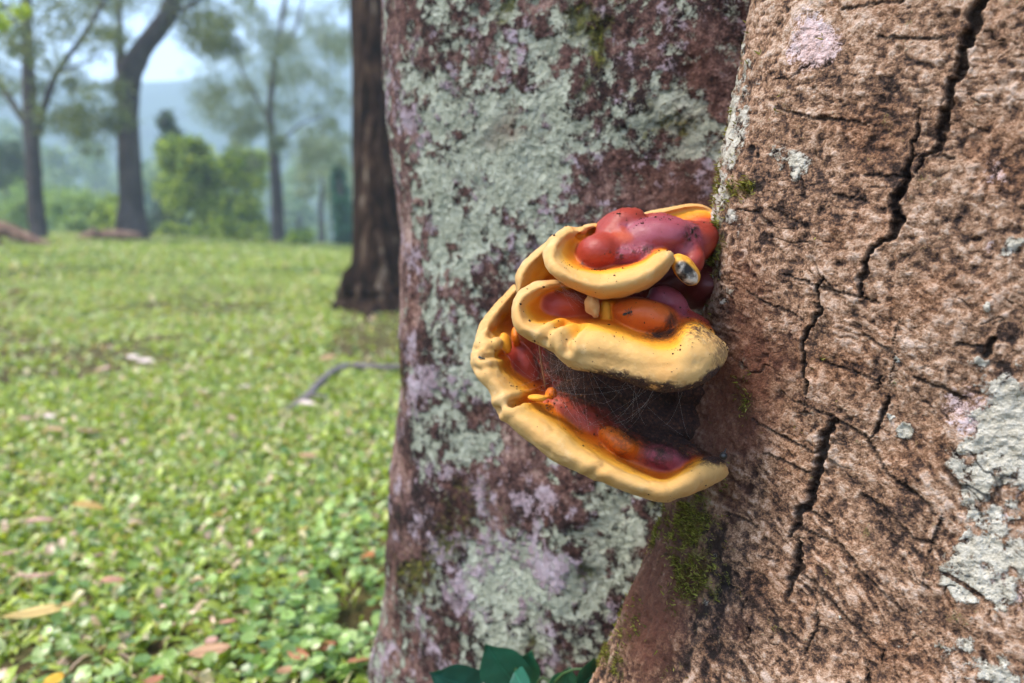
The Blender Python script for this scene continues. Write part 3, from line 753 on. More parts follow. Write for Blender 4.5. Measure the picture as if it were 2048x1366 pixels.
def make_bracket(name, label, pieces, mounds, loc, seed, dirt_shade_fn=None, voxel=0.00072, smooth=7):
    root = empty(name, loc, label, 'mushroom', 'bracket mushrooms growing in tiers from the cracked trunk')
    parts_, zs, ts = [], [], []
    for g, z, flip in pieces:
        V, f = closed_loft(g)
        parts_.append((V, f)); zs.append(np.concatenate([z.ravel(), [z[0].mean(), z[-1].mean()]])); ts.append(0.35 + 0.9 * fbm(V * 45, 3, seed + 70))
    for m in mounds:
        parts_.append((m[0], [m[1]])); zs.append(m[2]); ts.append(m[3])
    SV, SF = merge(parts_); sz = np.concatenate(zs); stn = np.concatenate(ts)
    V, Fc, nr = fuse(SV, SF, voxel, smooth)
    # colour zones come from the nearest source skin, then bleed into each other
    from mathutils.kdtree import KDTree
    kd = KDTree(len(SV))
    for i, c in enumerate(SV): kd.insert(c, i)
    kd.balance()
    idx = np.array([kd.find(c)[1] for c in V])
    Z, tone = sz[idx], stn[idx]
    E = np.concatenate([Fc[:, [0, 1]], Fc[:, [1, 2]], Fc[:, [2, 3]], Fc[:, [3, 0]]])
    deg = np.bincount(E.ravel(), minlength=len(V)).astype(float) + 1e-9
    for _ in range(9):
        for A in (0, 1):
            src = (Z, tone)[A]
            acc = np.bincount(E[:, 0], src[E[:, 1]], len(V)) + np.bincount(E[:, 1], src[E[:, 0]], len(V))
            new = 0.4 * src + 0.6 * acc / deg
            if A == 0: Z = new
            else: tone = new
    crw = sstep(4.0, 5.2, Z)
    for _ in range(45):
        for A in (0, 1):
            src = (Z, tone)[A]
            acc = np.bincount(E[:, 0], src[E[:, 1]], len(V)) + np.bincount(E[:, 1], src[E[:, 0]], len(V))
            new = src + (acc / deg - src) * 0.6 * crw
            if A == 0: Z = new
            else: tone = new
    for _ in range(60):
        acc = np.stack([np.bincount(E[:, 0], V[E[:, 1], a_], len(V)) + np.bincount(E[:, 1], V[E[:, 0], a_], len(V)) for a_ in range(3)], 1)
        V = V + (acc / deg[:, None] - V) * (0.6 * crw)[:, None]
    nr = mesh_normals(V, Fc, nr)
    V = V + nr * ((0.0010 * crw * fbm(V * 110, 3, seed + 4) + 0.00028 * sstep(4.3, 4.8, Z) * np.sin(Z * 17 + 2.5 * fbm(V * 60, 2, seed + 12)) + 0.00016 * sstep(1.0, 1.5, Z) * sstep(3.6, 3.0, Z) * np.sin(Z * 13 + 5 * fbm(V * 45, 2, seed + 13)) + 0.0003 * crw * (1 - np.abs(fbm(V * 260, 3, seed + 8)) * 2) + 0.00022 * fbm(V * 500, 2, seed + 6))[:, None])
    dirt_shade = np.zeros(len(V)) if dirt_shade_fn is None else dirt_shade_fn(V, Z)
    zf = Z[Fc].mean(1)
    for nm, sel in (('crust', zf >= 3.55), ('rim', (zf >= 0.75) & (zf < 3.55)), ('pore_surface', zf < 0.75)):
        fsel = Fc[sel]
        if not len(fsel): continue
        used = np.unique(fsel); mp = np.full(len(V), -1); mp[used] = np.arange(len(used))
        me = mesh_np(nm, V[used], mp[fsel], {'zone': Z[used], 'tone': tone[used], 'dirt_shade': dirt_shade[used]})
        o = part(nm, me, MF, root)
        me.normals_split_custom_set_from_vertices([tuple(q) for q in nr[used].astype(float)])
        o['label'] = {'crust': 'glossy red and orange top skin', 'rim': 'thick rounded cream yellow rim', 'pore_surface': 'dull tan pore surface underneath'}[nm]
        if nm != 'pore_surface':
            v, z = V[used], Z[used]; d = (v - CAM) @ FW
            SURF.append((root, (v + nr[used] * 0.0001)[(z > 1.2) & (z < 6.9) & (((v - CAM) * nr[used]).sum(1) < 0)], None))
    return root

# --- lower bracket: long drooping lip from the trunk round to the far left
def low_dirt_shade(V, Z):  # brown debris plus shade painted dark into the hollow under the middle bracket
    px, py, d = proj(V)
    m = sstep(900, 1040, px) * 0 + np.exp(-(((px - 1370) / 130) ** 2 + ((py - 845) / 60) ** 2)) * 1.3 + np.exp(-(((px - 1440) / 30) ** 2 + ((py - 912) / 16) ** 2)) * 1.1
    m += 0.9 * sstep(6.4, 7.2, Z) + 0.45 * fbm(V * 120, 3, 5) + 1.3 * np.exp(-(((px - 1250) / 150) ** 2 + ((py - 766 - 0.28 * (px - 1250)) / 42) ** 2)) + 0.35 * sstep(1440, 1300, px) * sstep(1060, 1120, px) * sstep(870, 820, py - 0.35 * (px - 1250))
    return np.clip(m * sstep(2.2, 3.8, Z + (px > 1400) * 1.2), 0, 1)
LO = [
    (q2(1885, 1075), q2(1850, 985), q2(1830, 985), q2(1800, 960), .452, .462),
    (q2(1845, 1115), q2(1800, 955), q2(1770, 965), q2(1740, 930), .446, .468),
    (q2(1740, 1170), q2(1700, 985), q2(1650, 975), q2(1640, 850), .437, .490),
    (q2(1600, 1235), q2(1590, 1050), q2(1540, 1040), q2(1500, 800), .428, .500),
    (q2(1440, 1265), q2(1440, 1122), q2(1415, 1095), q2(1400, 740), .424, .508),
    (q2(1280, 1245), q2(1300, 1095), q2(1280, 1050), q2(1300, 690), .424, .512),
    (q2(1110, 1190), q2(1145, 1035), q2(1170, 985), q2(1200, 640), .427, .515),
    (q2(910, 1112), q2(965, 945), q2(1020, 880), q2(1120, 590), .431, .518),
    (q2(720, 1020), q2(790, 835), q2(850, 790), q2(1040, 540), .437, .520),
    (q2(540, 900), q2(655, 712), q2(730, 690), q2(970, 480), .444, .522),
    (q2(380, 775), q2(470, 612), q2(600, 580), q2(900, 420), .451, .525),
    (q2(280, 655), q2(400, 572), q2(520, 560), q2(840, 370), .458, .528),
    (q2(222, 520), q2(420, 500), q2(530, 470), q2(790, 320), .462, .530),
    (q2(135, 405), q2(290, 350), q2(385, 350), q2(740, 270), .468, .534),
    (q2(86, 290), q2(255, 245), q2(360, 240), q2(700, 200), .475, .538),
    (q2(100, 180), q2(250, 150), q2(385, 120), q2(680, 120), .483, .544),
    (q2(135, 80), q2(225, 95), q2(330, 60), q2(660, 40), .492, .550),
    (q1(190, 855), q1(262, 880), q1(330, 900), q1(640, 830), .502, .556),
    (q1(285, 735), q1(345, 780), q1(400, 840), q1(620, 780), .512, .562),
    (q1(385, 630), q1(420, 690), q1(480, 760), q1(620, 720), .522, .566),
]
lo_cre = [([q2(250, 640), q2(360, 590), q2(480, 575), q2(600, 570)], .0022, .0042), ([q2(885, 1110), q2(940, 1060), q2(1010, 1030)], .0018, .0012),
          ([q2(90, 200), q2(180, 215), q2(250, 210)], .0016, .0018), ([q2(180, 265), q2(250, 255), q2(320, 230)], .002, .003), ([q2(230, 180), q2(260, 250)], .0016, .0028), ([q2(320, 110), q2(350, 200)], .0016, .0024),
          ([q2(100, 330), q2(150, 350), q2(220, 330)], .002, .0012), ([q1(170, 930), q1(240, 960)], .0018, .0016), ([q1(230, 820), q1(300, 850)], .0018, .0014), ([q2(620, 930), q2(650, 760)], .003, .001), ([q2(1300, 1240), q2(1310, 1110)], .003, .0008)]
gL = cap_grid(LO, 420, 10, .014, .0075, 201, lo_cre)
mL = [mound(*q2(1110, 850), .468, 44, 24, .014, -.55, 1, zone=4.75, tone=.0), mound(*q2(640, 510), .468, 13, 14, .008, 0, 2, zone=4.6, tone=0, amp=.05),
      mound(*q2(850, 650), .505, 52, 26, .010, -.5, 3, zone=6.5, tone=.7), mound(*q2(1430, 960), .470, 50, 24, .012, -.2, 4, zone=6.4, tone=.8),
      mound(*q2(450, 290), .500, 26, 44, .010, .5, 5, zone=6.1, tone=.4), mound(*q2(1400, 860), .500, 60, 22, .010, -.15, 6, zone=6.8, tone=.9),
      mound(*q2(540, 545), .463, 20, 7, .007, -.05, 7, zone=3.3, tone=.2, amp=.05),
      mound(*q2(320, 160), .484, 12, 22, .006, .25, 8, zone=3.7, tone=0, amp=.1), mound(*q2(390, 110), .492, 9, 20, .006, .1, 9, zone=4.4, tone=0, amp=.1),
      mound(*q2(255, 165), .480, 14, 14, .006, .1, 10, zone=2.8, tone=0, amp=.1), mound(*q2(760, 560), .51, 44, 30, .012, -.6, 11, zone=6.9, tone=.3)]
mL += [mound(1170, 755, .548, 90, 55, .026, -.4, 19, zone=7.8, tone=.1, amp=.2), mound(1395, 775, .528, 48, 48, .030, 0, 17, zone=7.9, tone=.1, amp=.2), mound(1320, 845, .535, 90, 45, .030, -.3, 18, zone=7.9, tone=.1, amp=.2), mound(*q2(1270, 930), .482, 95, 34, .018, -.38, 15, zone=5.4, tone=.5, amp=.12), mound(*q2(840, 700), .492, 85, 34, .016, -.6, 16, zone=5.5, tone=.6, amp=.12), mound(1400, 850, .525, 75, 50, .030, -.3, 14, zone=7.8, tone=.2, amp=.2), mound(1400, 800, .548, 150, 95, .050, -.35, 12, zone=7.8, tone=.2, amp=.2), mound(1270, 770, .545, 100, 60, .030, -.3, 13, zone=7.6, tone=.2, amp=.2)]
low = make_bracket('bracket_mushroom', 'largest lowest bracket mushroom with a long drooping cream rim and red hollow', [gL], mL, P(1440, 920, .47), 301, low_dirt_shade)

# --- middle bracket: left lobe and thick right lobe, with a lobe behind it on the left
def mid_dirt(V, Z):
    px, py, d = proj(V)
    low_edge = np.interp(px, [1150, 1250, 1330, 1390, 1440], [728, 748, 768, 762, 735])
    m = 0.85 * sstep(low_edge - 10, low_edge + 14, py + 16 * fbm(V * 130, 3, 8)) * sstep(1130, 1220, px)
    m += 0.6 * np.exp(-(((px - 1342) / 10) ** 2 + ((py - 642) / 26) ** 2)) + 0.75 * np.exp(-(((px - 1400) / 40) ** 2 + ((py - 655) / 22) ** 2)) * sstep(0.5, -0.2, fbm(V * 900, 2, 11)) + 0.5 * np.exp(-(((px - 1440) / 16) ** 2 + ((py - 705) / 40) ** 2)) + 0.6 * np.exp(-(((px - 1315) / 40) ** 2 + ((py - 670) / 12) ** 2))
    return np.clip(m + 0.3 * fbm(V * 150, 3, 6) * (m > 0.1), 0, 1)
MI = [
    (q1(780, 610), q1(770, 650), q1(770, 690), q1(800, 720), .470, .478),
    (q1(690, 606), q1(690, 650), q1(720, 700), q1(800, 730), .462, .480),
    (q1(560, 618), q1(560, 680), q1(640, 730), q1(790, 740), .456, .482),
    (q1(440, 665), q1(500, 735), q1(600, 770), q1(790, 750), .450, .484),
    (q1(370, 745), q1(460, 790), q1(590, 800), q1(800, 760), .445, .486),
    (q1(356, 850), q1(470, 845), q1(600, 820), q1(830, 765), .441, .487),
    (q1(400, 960), q1(500, 885), q1(640, 845), q1(870, 770), .437, .488),
    (q1(520, 1030), q1(590, 905), q1(720, 865), q1(930, 775), .434, .488),
    (q1(630, 1100), q1(650, 890), q1(790, 875), q1(990, 780), .430, .488),
    (q1(700, 1165), q1(750, 925), q1(850, 890), q1(1050, 780), .427, .488),
    (q1(790, 1215), q1(830, 935), q1(930, 880), q1(1110, 780), .424, .487),
    (q1(950, 1245), q1(940, 915), q1(1030, 885), q1(1170, 775), .421, .486),
    (q1(1120, 1290), q1(1080, 955), q1(1130, 905), q1(1230, 765), .418, .485),
    (q1(1290, 1350), q1(1240, 1015), q1(1260, 950), q1(1320, 755), .414, .484),
    (q1(1450, 1385), q1(1390, 1055), q1(1380, 985), q1(1400, 745), .411, .482),
    (q1(1600, 1365), q1(1490, 1050), q1(1460, 980), q1(1480, 745), .411, .480),
    (q1(1740, 1300), q1(1550, 965), q1(1530, 930), q1(1540, 760), .413, .478),
    (q1(1845, 1190), q1(1620, 912), q1(1580, 890), q1(1590, 790), .420, .478),
    (q1(1878, 1090), q1(1700, 915), q1(1660, 880), q1(1660, 820), .432, .476),
    (q1(1860, 1040), q1(1790, 975), q1(1760, 930), q1(1740, 880), .446, .474),
]
mi_cre = [([q1(590, 1030), q1(610, 960), q1(680, 915), q1(740, 900)], .0018, .0030), ([q1(745, 1090), q1(750, 1010), q1(800, 965), q1(850, 935)], .0020, .0030), ([q1(560, 640), q1(480, 620)], .002, .001),
          ([q1(790, 1130), q1(900, 1140), q1(1050, 1170), q1(1250, 1200), q1(1450, 1215), q1(1650, 1180)], .0035, .0010)]
gM = cap_grid(MI, 420, 10, .013, .008, 221, mi_cre)
gM = list(gM)
K_ = [
    (q1(395, 700), q1(430, 700), q1(520, 720), q1(640, 700), .474, .500),
    (q1(386, 620), q1(470, 630), q1(560, 640), q1(680, 640), .474, .503),
    (q1(400, 550), q1(485, 570), q1(600, 590), q1(720, 600), .475, .506),
    (q1(445, 480), q1(525, 500), q1(640, 540), q1(760, 560), .477, .508),
    (q1(520, 410), q1(590, 440), q1(680, 490), q1(780, 520), .480, .510),
    (q1(590, 350), q1(650, 385), q1(720, 440), q1(800, 480), .484, .512),
    (q1(650, 290), q1(700, 330), q1(760, 400), q1(830, 450), .489, .514),
    (q1(730, 245), q1(760, 285), q1(810, 360), q1(870, 420), .495, .516),
    (q1(820, 232), q1(830, 270), q1(860, 340), q1(900, 400), .503, .518),
]
gK = cap_grid(K_, 180, 8, .012, .006, 231)
gK = (gK[0], np.where(gK[1] > 3, 3 + (gK[1] - 3) * 0.5, gK[1]), gK[2])
mM = [mound(*q1(660, 780), .468, 28, 34, .010, .5, 21, zone=6.0, tone=.4), mound(*q1(850, 790), .474, 34, 30, .009, -.4, 22, zone=6.5, tone=.6),
      mound(*q1(1285, 850), .450, 62, 36, .016, -.25, 23, zone=5.0, tone=.0), mound(*q1(1450, 730), .474, 44, 24, .012, -.45, 24, zone=6.6, tone=1.2),
      mound(*q1(1500, 860), .466, 20, 26, .010, .5, 25, zone=6.4, tone=1.2), mound(*q1(1020, 820), .456, 13, 24, .006, .1, 26, zone=3.4, tone=0, amp=.06),
      mound(*q1(1090, 810), .458, 22, 26, .006, .1, 27, zone=4.7, tone=0, amp=.1), mound(*q1(925, 770), .450, 16, 22, .006, .25, 28, zone=1.2, tone=0, amp=.25), mound(*q1(945, 820), .449, 8, 13, .004, .2, 29, zone=1.2, tone=0, amp=.25)]
mM += [mound(1320, 565, .525, 80, 42, .028, 0, 35, zone=7.9, tone=.1, amp=.2), mound(1400, 570, .515, 60, 50, .030, 0, 34, zone=7.9, tone=.1, amp=.2), mound(*q1(1260, 850), .468, 95, 36, .020, -.2, 32, zone=5.2, tone=.3, amp=.12), mound(*q1(740, 780), .474, 56, 36, .016, -.2, 33, zone=5.4, tone=.5, amp=.12), mound(1370, 625, .535, 120, 60, .045, 0, 30, zone=7.6, tone=.3, amp=.2), mound(1200, 610, .52, 100, 34, .026, .1, 31, zone=7.2, tone=.3, amp=.2)]
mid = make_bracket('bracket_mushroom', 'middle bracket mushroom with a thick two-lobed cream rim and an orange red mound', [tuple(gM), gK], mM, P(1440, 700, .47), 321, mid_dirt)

# --- upper bracket with lumpy red top, and the flat lobe behind it
def up_dirt(V, Z):
    px, py, d = proj(V)
    m = np.exp(-(((px - 1385) / 16) ** 2 + ((py - 468) / 24) ** 2)) + 0.7 * np.exp(-(((px - 1230) / 26) ** 2 + ((py - 512) / 12) ** 2)) + 0.6 * np.exp(-(((px - 1170) / 14) ** 2 + ((py - 527) / 8) ** 2)) + 0.6 * np.exp(-(((px - 1290) / 40) ** 2 + ((py - 500) / 12) ** 2))
    m = m * sstep(-0.25, 0.35, fbm(V * 420, 3, 15)) + sstep(6.6, 7.2, Z)
    return np.clip(m, 0, 1)
UPB = [
    (q1(960, 203), q1(965, 228), q1(985, 250), q1(1050, 300), .492, .496),
    (q1(880, 212), q1(900, 250), q1(930, 280), q1(1040, 310), .485, .494),
    (q1(822, 245), q1(850, 280), q1(890, 300), q1(1030, 320), .478, .492),
    (q1(740, 240), q1(790, 290), q1(865, 310), q1(1020, 330), .468, .490),
    (q1(655, 300), q1(735, 335), q1(845, 345), q1(1020, 345), .459, .488),
    (q1(605, 380), q1(705, 390), q1(830, 395), q1(1030, 360), .451, .486),
    (q1(590, 455), q1(715, 440), q1(830, 440), q1(1050, 375), .444, .484),
    (q1(625, 540), q1(760, 485), q1(855, 480), q1(1080, 385), .438, .482),
    (q1(715, 610), q1(830, 522), q1(900, 515), q1(1120, 390), .434, .480),
    (q1(830, 670), q1(920, 545), q1(960, 525), q1(1160, 395), .431, .478),
    (q1(960, 708), q1(1020, 540), q1(1040, 515), q1(1210, 395), .429, .477),
    (q1(1100, 705), q1(1120, 520), q1(1130, 500), q1(1260, 390), .427, .476),
    (q1(1225, 672), q1(1220, 493), q1(1220, 475), q1(1310, 385), .426, .475),
    (q1(1340, 620), q1(1300, 455), q1(1295, 440), q1(1350, 375), .426, .474),
    (q1(1440, 545), q1(1360, 412), q1(1350, 400), q1(1380, 365), .428, .474),
    (q1(1500, 460), q1(1410, 384), q1(1390, 378), q1(1410, 350), .431, .474),
    (q1(1496, 405), q1(1450, 385), q1(1440, 380), q1(1445, 345), .438, .474),
]
up_cre = [([q1(800, 236), q1(815, 265), q1(830, 290)], .0018, .0030), ([q1(600, 360), q1(680, 370)], .002, .0008), ([q1(800, 640), q1(830, 560)], .003, .0006)]
gU = cap_grid(UPB, 380, 10, .015, .0085, 241, up_cre)
BK = [
    (q1(1240, 165), q1(1290, 165), q1(1350, 190), q1(1400, 260), .505, .492),
    (q1(1300, 132), q1(1345, 148), q1(1400, 175), q1(1430, 250), .506, .492),
    (q1(1400, 106), q1(1440, 140), q1(1480, 175), q1(1490, 250), .506, .492),
    (q1(1500, 82), q1(1535, 122), q1(1560, 185), q1(1550, 260), .506, .491),
    (q1(1600, 62), q1(1625, 102), q1(1630, 165), q1(1610, 260), .506, .489),
    (q1(1690, 66), q1(1700, 102), q1(1690, 150), q1(1670, 260), .505, .487),
    (q1(1750, 95), q1(1750, 118), q1(1740, 150), q1(1730, 260), .504, .486),
    (q1(1800, 130), q1(1790, 140), q1(1785, 170), q1(1780, 260), .502, .486),
]
gB = cap_grid(BK, 160, 8, .010, .004, 251, lump=.0006)
mU = [mound(*q1(965, 400), .462, 42, 36, .016, .2, 41, zone=6.0, tone=.2, amp=.06), mound(*q1(1130, 205), .480, 50, 30, .018, .35, 42, zone=6.1, tone=.25, amp=.10),
      mound(*q1(1060, 270), .474, 30, 22, .014, .2, 43, zone=6.0, tone=.35), mound(*q1(1380, 300), .470, 78, 42, .020, .1, 44, zone=6.3, tone=1.15, amp=.16),
      mound(*q1(1400, 190), .488, 40, 18, .014, -.1, 45, zone=6.2, tone=.5), mound(*q1(1640, 310), .480, 44, 34, .016, .2, 46, zone=6.1, tone=.4, amp=.12),
      mound(*q1(1570, 390), .470, 34, 40, .014, -.5, 47, zone=6.2, tone=.7, amp=.12), mound(*q1(1200, 420), .462, 60, 20, .012, .1, 48, zone=6.4, tone=.9),
      mound(*q1(1720, 300), .486, 28, 32, .014, .1, 49, zone=6.1, tone=.3), mound(*q1(1620, 480), .462, 24, 36, .012, -.5, 50, zone=6.2, tone=.5),
      mound(*q1(1125, 250), .462, 9, 12, .004, -.4, 51, zone=5.3, tone=1.3, amp=.02)]
mU += [mound(*q1(1180, 380), .478, 115, 44, .026, .12, 53, zone=5.4, tone=.5, amp=.12), mound(*q1(1560, 330), .484, 66, 44, .022, -.2, 54, zone=5.5, tone=.6, amp=.12), mound(1400, 500, .530, 100, 60, .040, 0, 52, zone=7.4, tone=.3, amp=.2)]
upp = make_bracket('bracket_mushroom', 'upper bracket mushroom with a lumpy dark red top and curled cream rim', [gU, gB], mU, P(1425, 470, .48), 341, up_dirt)
# broken stub beside the upper one, under the moss
def mat_stub():
    t = NT('bitten_stub'); tc = t.n('ShaderNodeTexCoord').outputs['Object']
    z = t.attr('zone').outputs['Fac']; n = t.noise(tc, 300, 4, 0.6); n2 = t.noise(tc, 130, 3, 0.6)
    face = t.ramp(n2, [(0.40, srgb(28, 26, 26)), (0.52, srgb(120, 112, 100)), (0.62, srgb(214, 208, 192))])
    c = t.mix(t.mapr(z, 0.45, 0.62), face, t.ramp(n, [(0.3, srgb(206, 120, 16)), (0.6, srgb(238, 178, 60))]))
    t.principled(**{'Base Color': c, 'Roughness': 0.6}); return t.m
Vs_, U_ = ellipsoid(P(*q1(1580, 525), .452), [(RT * .8 + UP * .6) * 22 * .452 / F, FW * .010 + RT * .004, (-RT * .6 + UP * .8) * 37 * .452 / F], 55, 60, 40, .08)
fdir = np.array([0.15, -1.0, -0.25])
fdir = fdir / np.linalg.norm(fdir)
zst = 1 - ((Vs_ - P(*q1(1580, 525), .452)) @ fdir) / .0125
so = part('stub_lobe', mesh_np('stub_lobe', Vs_.reshape(-1, 3), grid_faces(40, 60, True), {'zone': zst.ravel()}), mat_stub(), upp)
so['label'] = 'small broken lobe with a yellow edge and black and white face'

# --- dirt specks lying on the rims and crusts (too fine to count)
MSPK = mat_plain('dark_debris', [(0.3, srgb(26, 18, 14)), (0.7, srgb(84, 58, 40))], 900, 0.9, 0.2)
ICO = np.array([(0, 0, 1), (.89, 0, .45), (.28, .85, .45), (-.72, .53, .45), (-.72, -.53, .45), (.28, -.85, .45), (.72, .53, -.45), (-.28, .85, -.45), (-.89, 0, -.45), (-.28, -.85, -.45), (.72, -.53, -.45), (0, 0, -1)])
ICF = np.array([(0, 1, 2), (0, 2, 3), (0, 3, 4), (0, 4, 5), (0, 5, 1), (1, 6, 2), (2, 7, 3), (3, 8, 4), (4, 9, 5), (5, 10, 1), (6, 7, 2), (7, 8, 3), (8, 9, 4), (9, 10, 5), (10, 6, 1), (11, 7, 6), (11, 8, 7), (11, 9, 8), (11, 10, 9), (11, 6, 10)])
MCRUMB = mat_plain('brown_crumbs', [(0.3, srgb(50, 28, 20)), (0.55, srgb(110, 70, 46)), (0.75, srgb(160, 120, 80))], 120, 0.9, 0.2)
def specks(root, pool, n, r0, r1, seed, mat=None):
    g = np.random.default_rng(seed)
    w_ = np.clip(fbm(pool * 55, 2, seed) + 0.15, 0.01, 1) ** 2
    c = pool[g.choice(len(pool), n, p=w_ / w_.sum())]
    r = r0 + (r1 - r0) * g.random(n) ** 4
    sc = r[:, None, None] * (0.5 + g.random((n, 1, 3)))
    V = (c[:, None] + (ICO[None] * (0.7 + 0.6 * g.random((n, 12, 1)))) * sc)
    Fc = (ICF[None] + 12 * np.arange(n)[:, None, None]).reshape(-1, 3)
    o = part('dirt_specks', mesh_np('dirt_specks', V.reshape(-1, 3), Fc, smooth=False), mat or MSPK, root); o['kind'] = 'stuff'
cav = np.concatenate([v for r, v, _ in SURF if r is low])
cx_, cy_, _d = proj(cav)
cav = cav[(np.abs(cy_ - 800 - 0.3 * (cx_ - 1250)) < 75) & (cx_ > 1090)]
if len(cav) > 50: specks(low, cav, 900, 0.00012, 0.0008, 905, MCRUMB)
for root, n in ((low, 190), (mid, 230), (upp, 200)):
    pool = np.concatenate([v for r, v, _ in SURF if r is root])
    specks(root, pool, n, 0.00016, 0.00075, 500 + n)

# --- cobweb in the hollow between the lower and middle brackets
def strand(a, b, sag, r, n=7):
    t = np.linspace(0, 1, n)[:, None]
    c = a * (1 - t) + b * t; c[:, 2] -= sag * 4 * (t * (1 - t))[:, 0]
    return tube(c, np.full(n, r), 3, n=n, cap=False)
MWEB = mat_plain('silk', [(0.3, (0.6, 0.56, 0.52)), (0.7, (0.8, 0.77, 0.74))], 50, 0.5, 0.5, 0)
def build_web():
    g = np.random.default_rng(77)
    top = [(1075, 690, .447), (1100, 705, .445), (1140, 722, .443), (1180, 738, .442), (1230, 750, .44), (1280, 765, .438), (1330, 780, .436), (1120, 712, .447)]
    bot = [(1070, 745, .478), (1110, 800, .472), (1150, 830, .470), (1190, 850, .470), (1240, 858, .468), (1290, 870, .466), (1340, 880, .466), (1390, 885, .466), (1060, 720, .482), (1200, 862, .462)]
    ps = []
    for k in range(60):
        a = np.array(P(*top[g.integers(len(top))])) + g.normal(0, .008, 3) * [1, .5, .3]; b = np.array(P(*bot[g.integers(len(bot))])) + g.normal(0, .010, 3) * [1, .6, .6]
        if np.linalg.norm(a - b) > .06: continue
        ps.append(strand(a, b, g.random() * .012, .000012 + .000016 * g.random()))
    for k in range(40):
        x, y = g.uniform(1060, 1180), g.uniform(700, 780)
        a = np.array(P(x, y, .46 + g.random() * .02)); ps.append(strand(a, a + g.normal(0, .012, 3), .002, .000018))
    a = [(1120, 568, .452), (1150, 585, .45), (1080, 560, .46)]
    for k in range(26):
        b = np.array(P(g.uniform(1130, 1200), g.uniform(590, 625), .458)); ps.append(strand(np.array(P(*a[k % 3])), b, .001, .000018))
    V, Fq = merge(ps)
    o = obj('cobweb', mesh_np('cobweb', V, Fq), MWEB)
    tag(o, 'fine dusty cobweb strung in the hollow under the middle bracket', 'cobweb', kind='stuff')
build_web()

# --- dry needle, fly, ant, seed
nd = [P(*q2(553, 165), .442), P(*q2(562, 240), .444), P(*q2(575, 330), .448), P(*q2(597, 470), .456)]
V, Fq = tube(nd, [.0004, .0005, .00055, .0004], 7)
V2, F2 = tube([P(*q2(563, 296), .4435), P(*q2(567, 308), .4437)], [.0008, .0008], 7, n=4)
dn = empty('dry_needle', nd[0], 'thin brown dry needle hanging from the middle bracket onto the lower one', 'needle')
MND = mat_plain('dry_needle_brown', [(0.3, srgb(110, 70, 45)), (0.7, srgb(176, 126, 88))], 300, .7)
part('shaft', mesh_np('shaft', V, Fq), MND, dn); part('node', mesh_np('node', V2, F2), MND, dn)
MBUG = mat_plain('insect_black', [(0.3, (0.008, 0.007, 0.006)), (0.7, (0.03, 0.025, 0.02))], 900, .35, .5, 0)
MWING = mat_plain('insect_wing', [(0.3, (0.06, 0.06, 0.04)), (0.7, (0.16, 0.15, 0.11))], 900, .3, .6, 0)
def insect(name, label, x, y, d, L, rot, wings):
    c = np.array(P(x, y, d)); ax = RT * math.cos(rot) + UP * math.sin(rot); ay = -RT * math.sin(rot) + UP * math.cos(rot)
    e = empty(name, c, label, 'insect')
    for nm, off, a, b in (('abdomen', -.32, .26, .14), ('thorax', .08, .16, .13), ('head', .36, .11, .12)):
        V, U = ellipsoid(c + ax * L * off, [ax * L * a, FW * L * b, ay * L * b], 3, 12, 8, .02)
        part(nm, mesh_np(nm, V.reshape(-1, 3), grid_faces(8, 12, True)), MBUG, e)
    for sgn in (-1, 1):
        for kx in (-.12, .08, .24):
            b0 = c + ax * L * (kx * .5 + .05); b1 = b0 + ay * sgn * L * .28 + ax * L * kx * .7 - FW * L * .12; b2 = b1 + ay * sgn * L * .16 + ax * L * kx + FW * L * .2
            V, Fq = tube([b0, b1, b2], [L * .02] * 3, 4, n=5); part('leg', mesh_np('leg', V, Fq), MBUG, e)
        if wings:
            w0 = c + ax * L * .1 - FW * L * .14
            pts = [w0, w0 - ax * L * .25 + ay * sgn * L * .16, w0 - ax * L * .62 + ay * sgn * L * .2, w0 - ax * L * .7 + ay * sgn * L * .06]
            V = np.array(pts + [p_ - FW * L * .01 for p_ in pts]); part('wing', mesh_np('wing', V, [np.array([(0, 1, 2, 3), (7, 6, 5, 4)])], smooth=False), MWING, e)
insect('fly', 'tiny dark fly sitting on the far end of the lower bracket rim', 964, 716, .4655, .0042, -.35, True)
insect('ant', 'small black ant walking on the orange mound of the middle bracket', 1256, 626, .4365, .0060, .35, False)
V, U = ellipsoid(P(1447, 912, .437), [RT * .0023, FW * .0023, UP * .0024], 8, 20, 14, .06)
e = empty('black_seed', P(1447, 917, .44), 'small shiny black seed caught between the lower bracket tip and bark', 'seed')
part('seed_body', mesh_np('seed_body', V.reshape(-1, 3), grid_faces(14, 20, True)), MBUG, e)
V, Fq = tube([P(1449, 905, .437), P(1452, 897, .438)], [.0005, .0003], 6, n=5); part('stem', mesh_np('stem', V, Fq), MBUG, e)

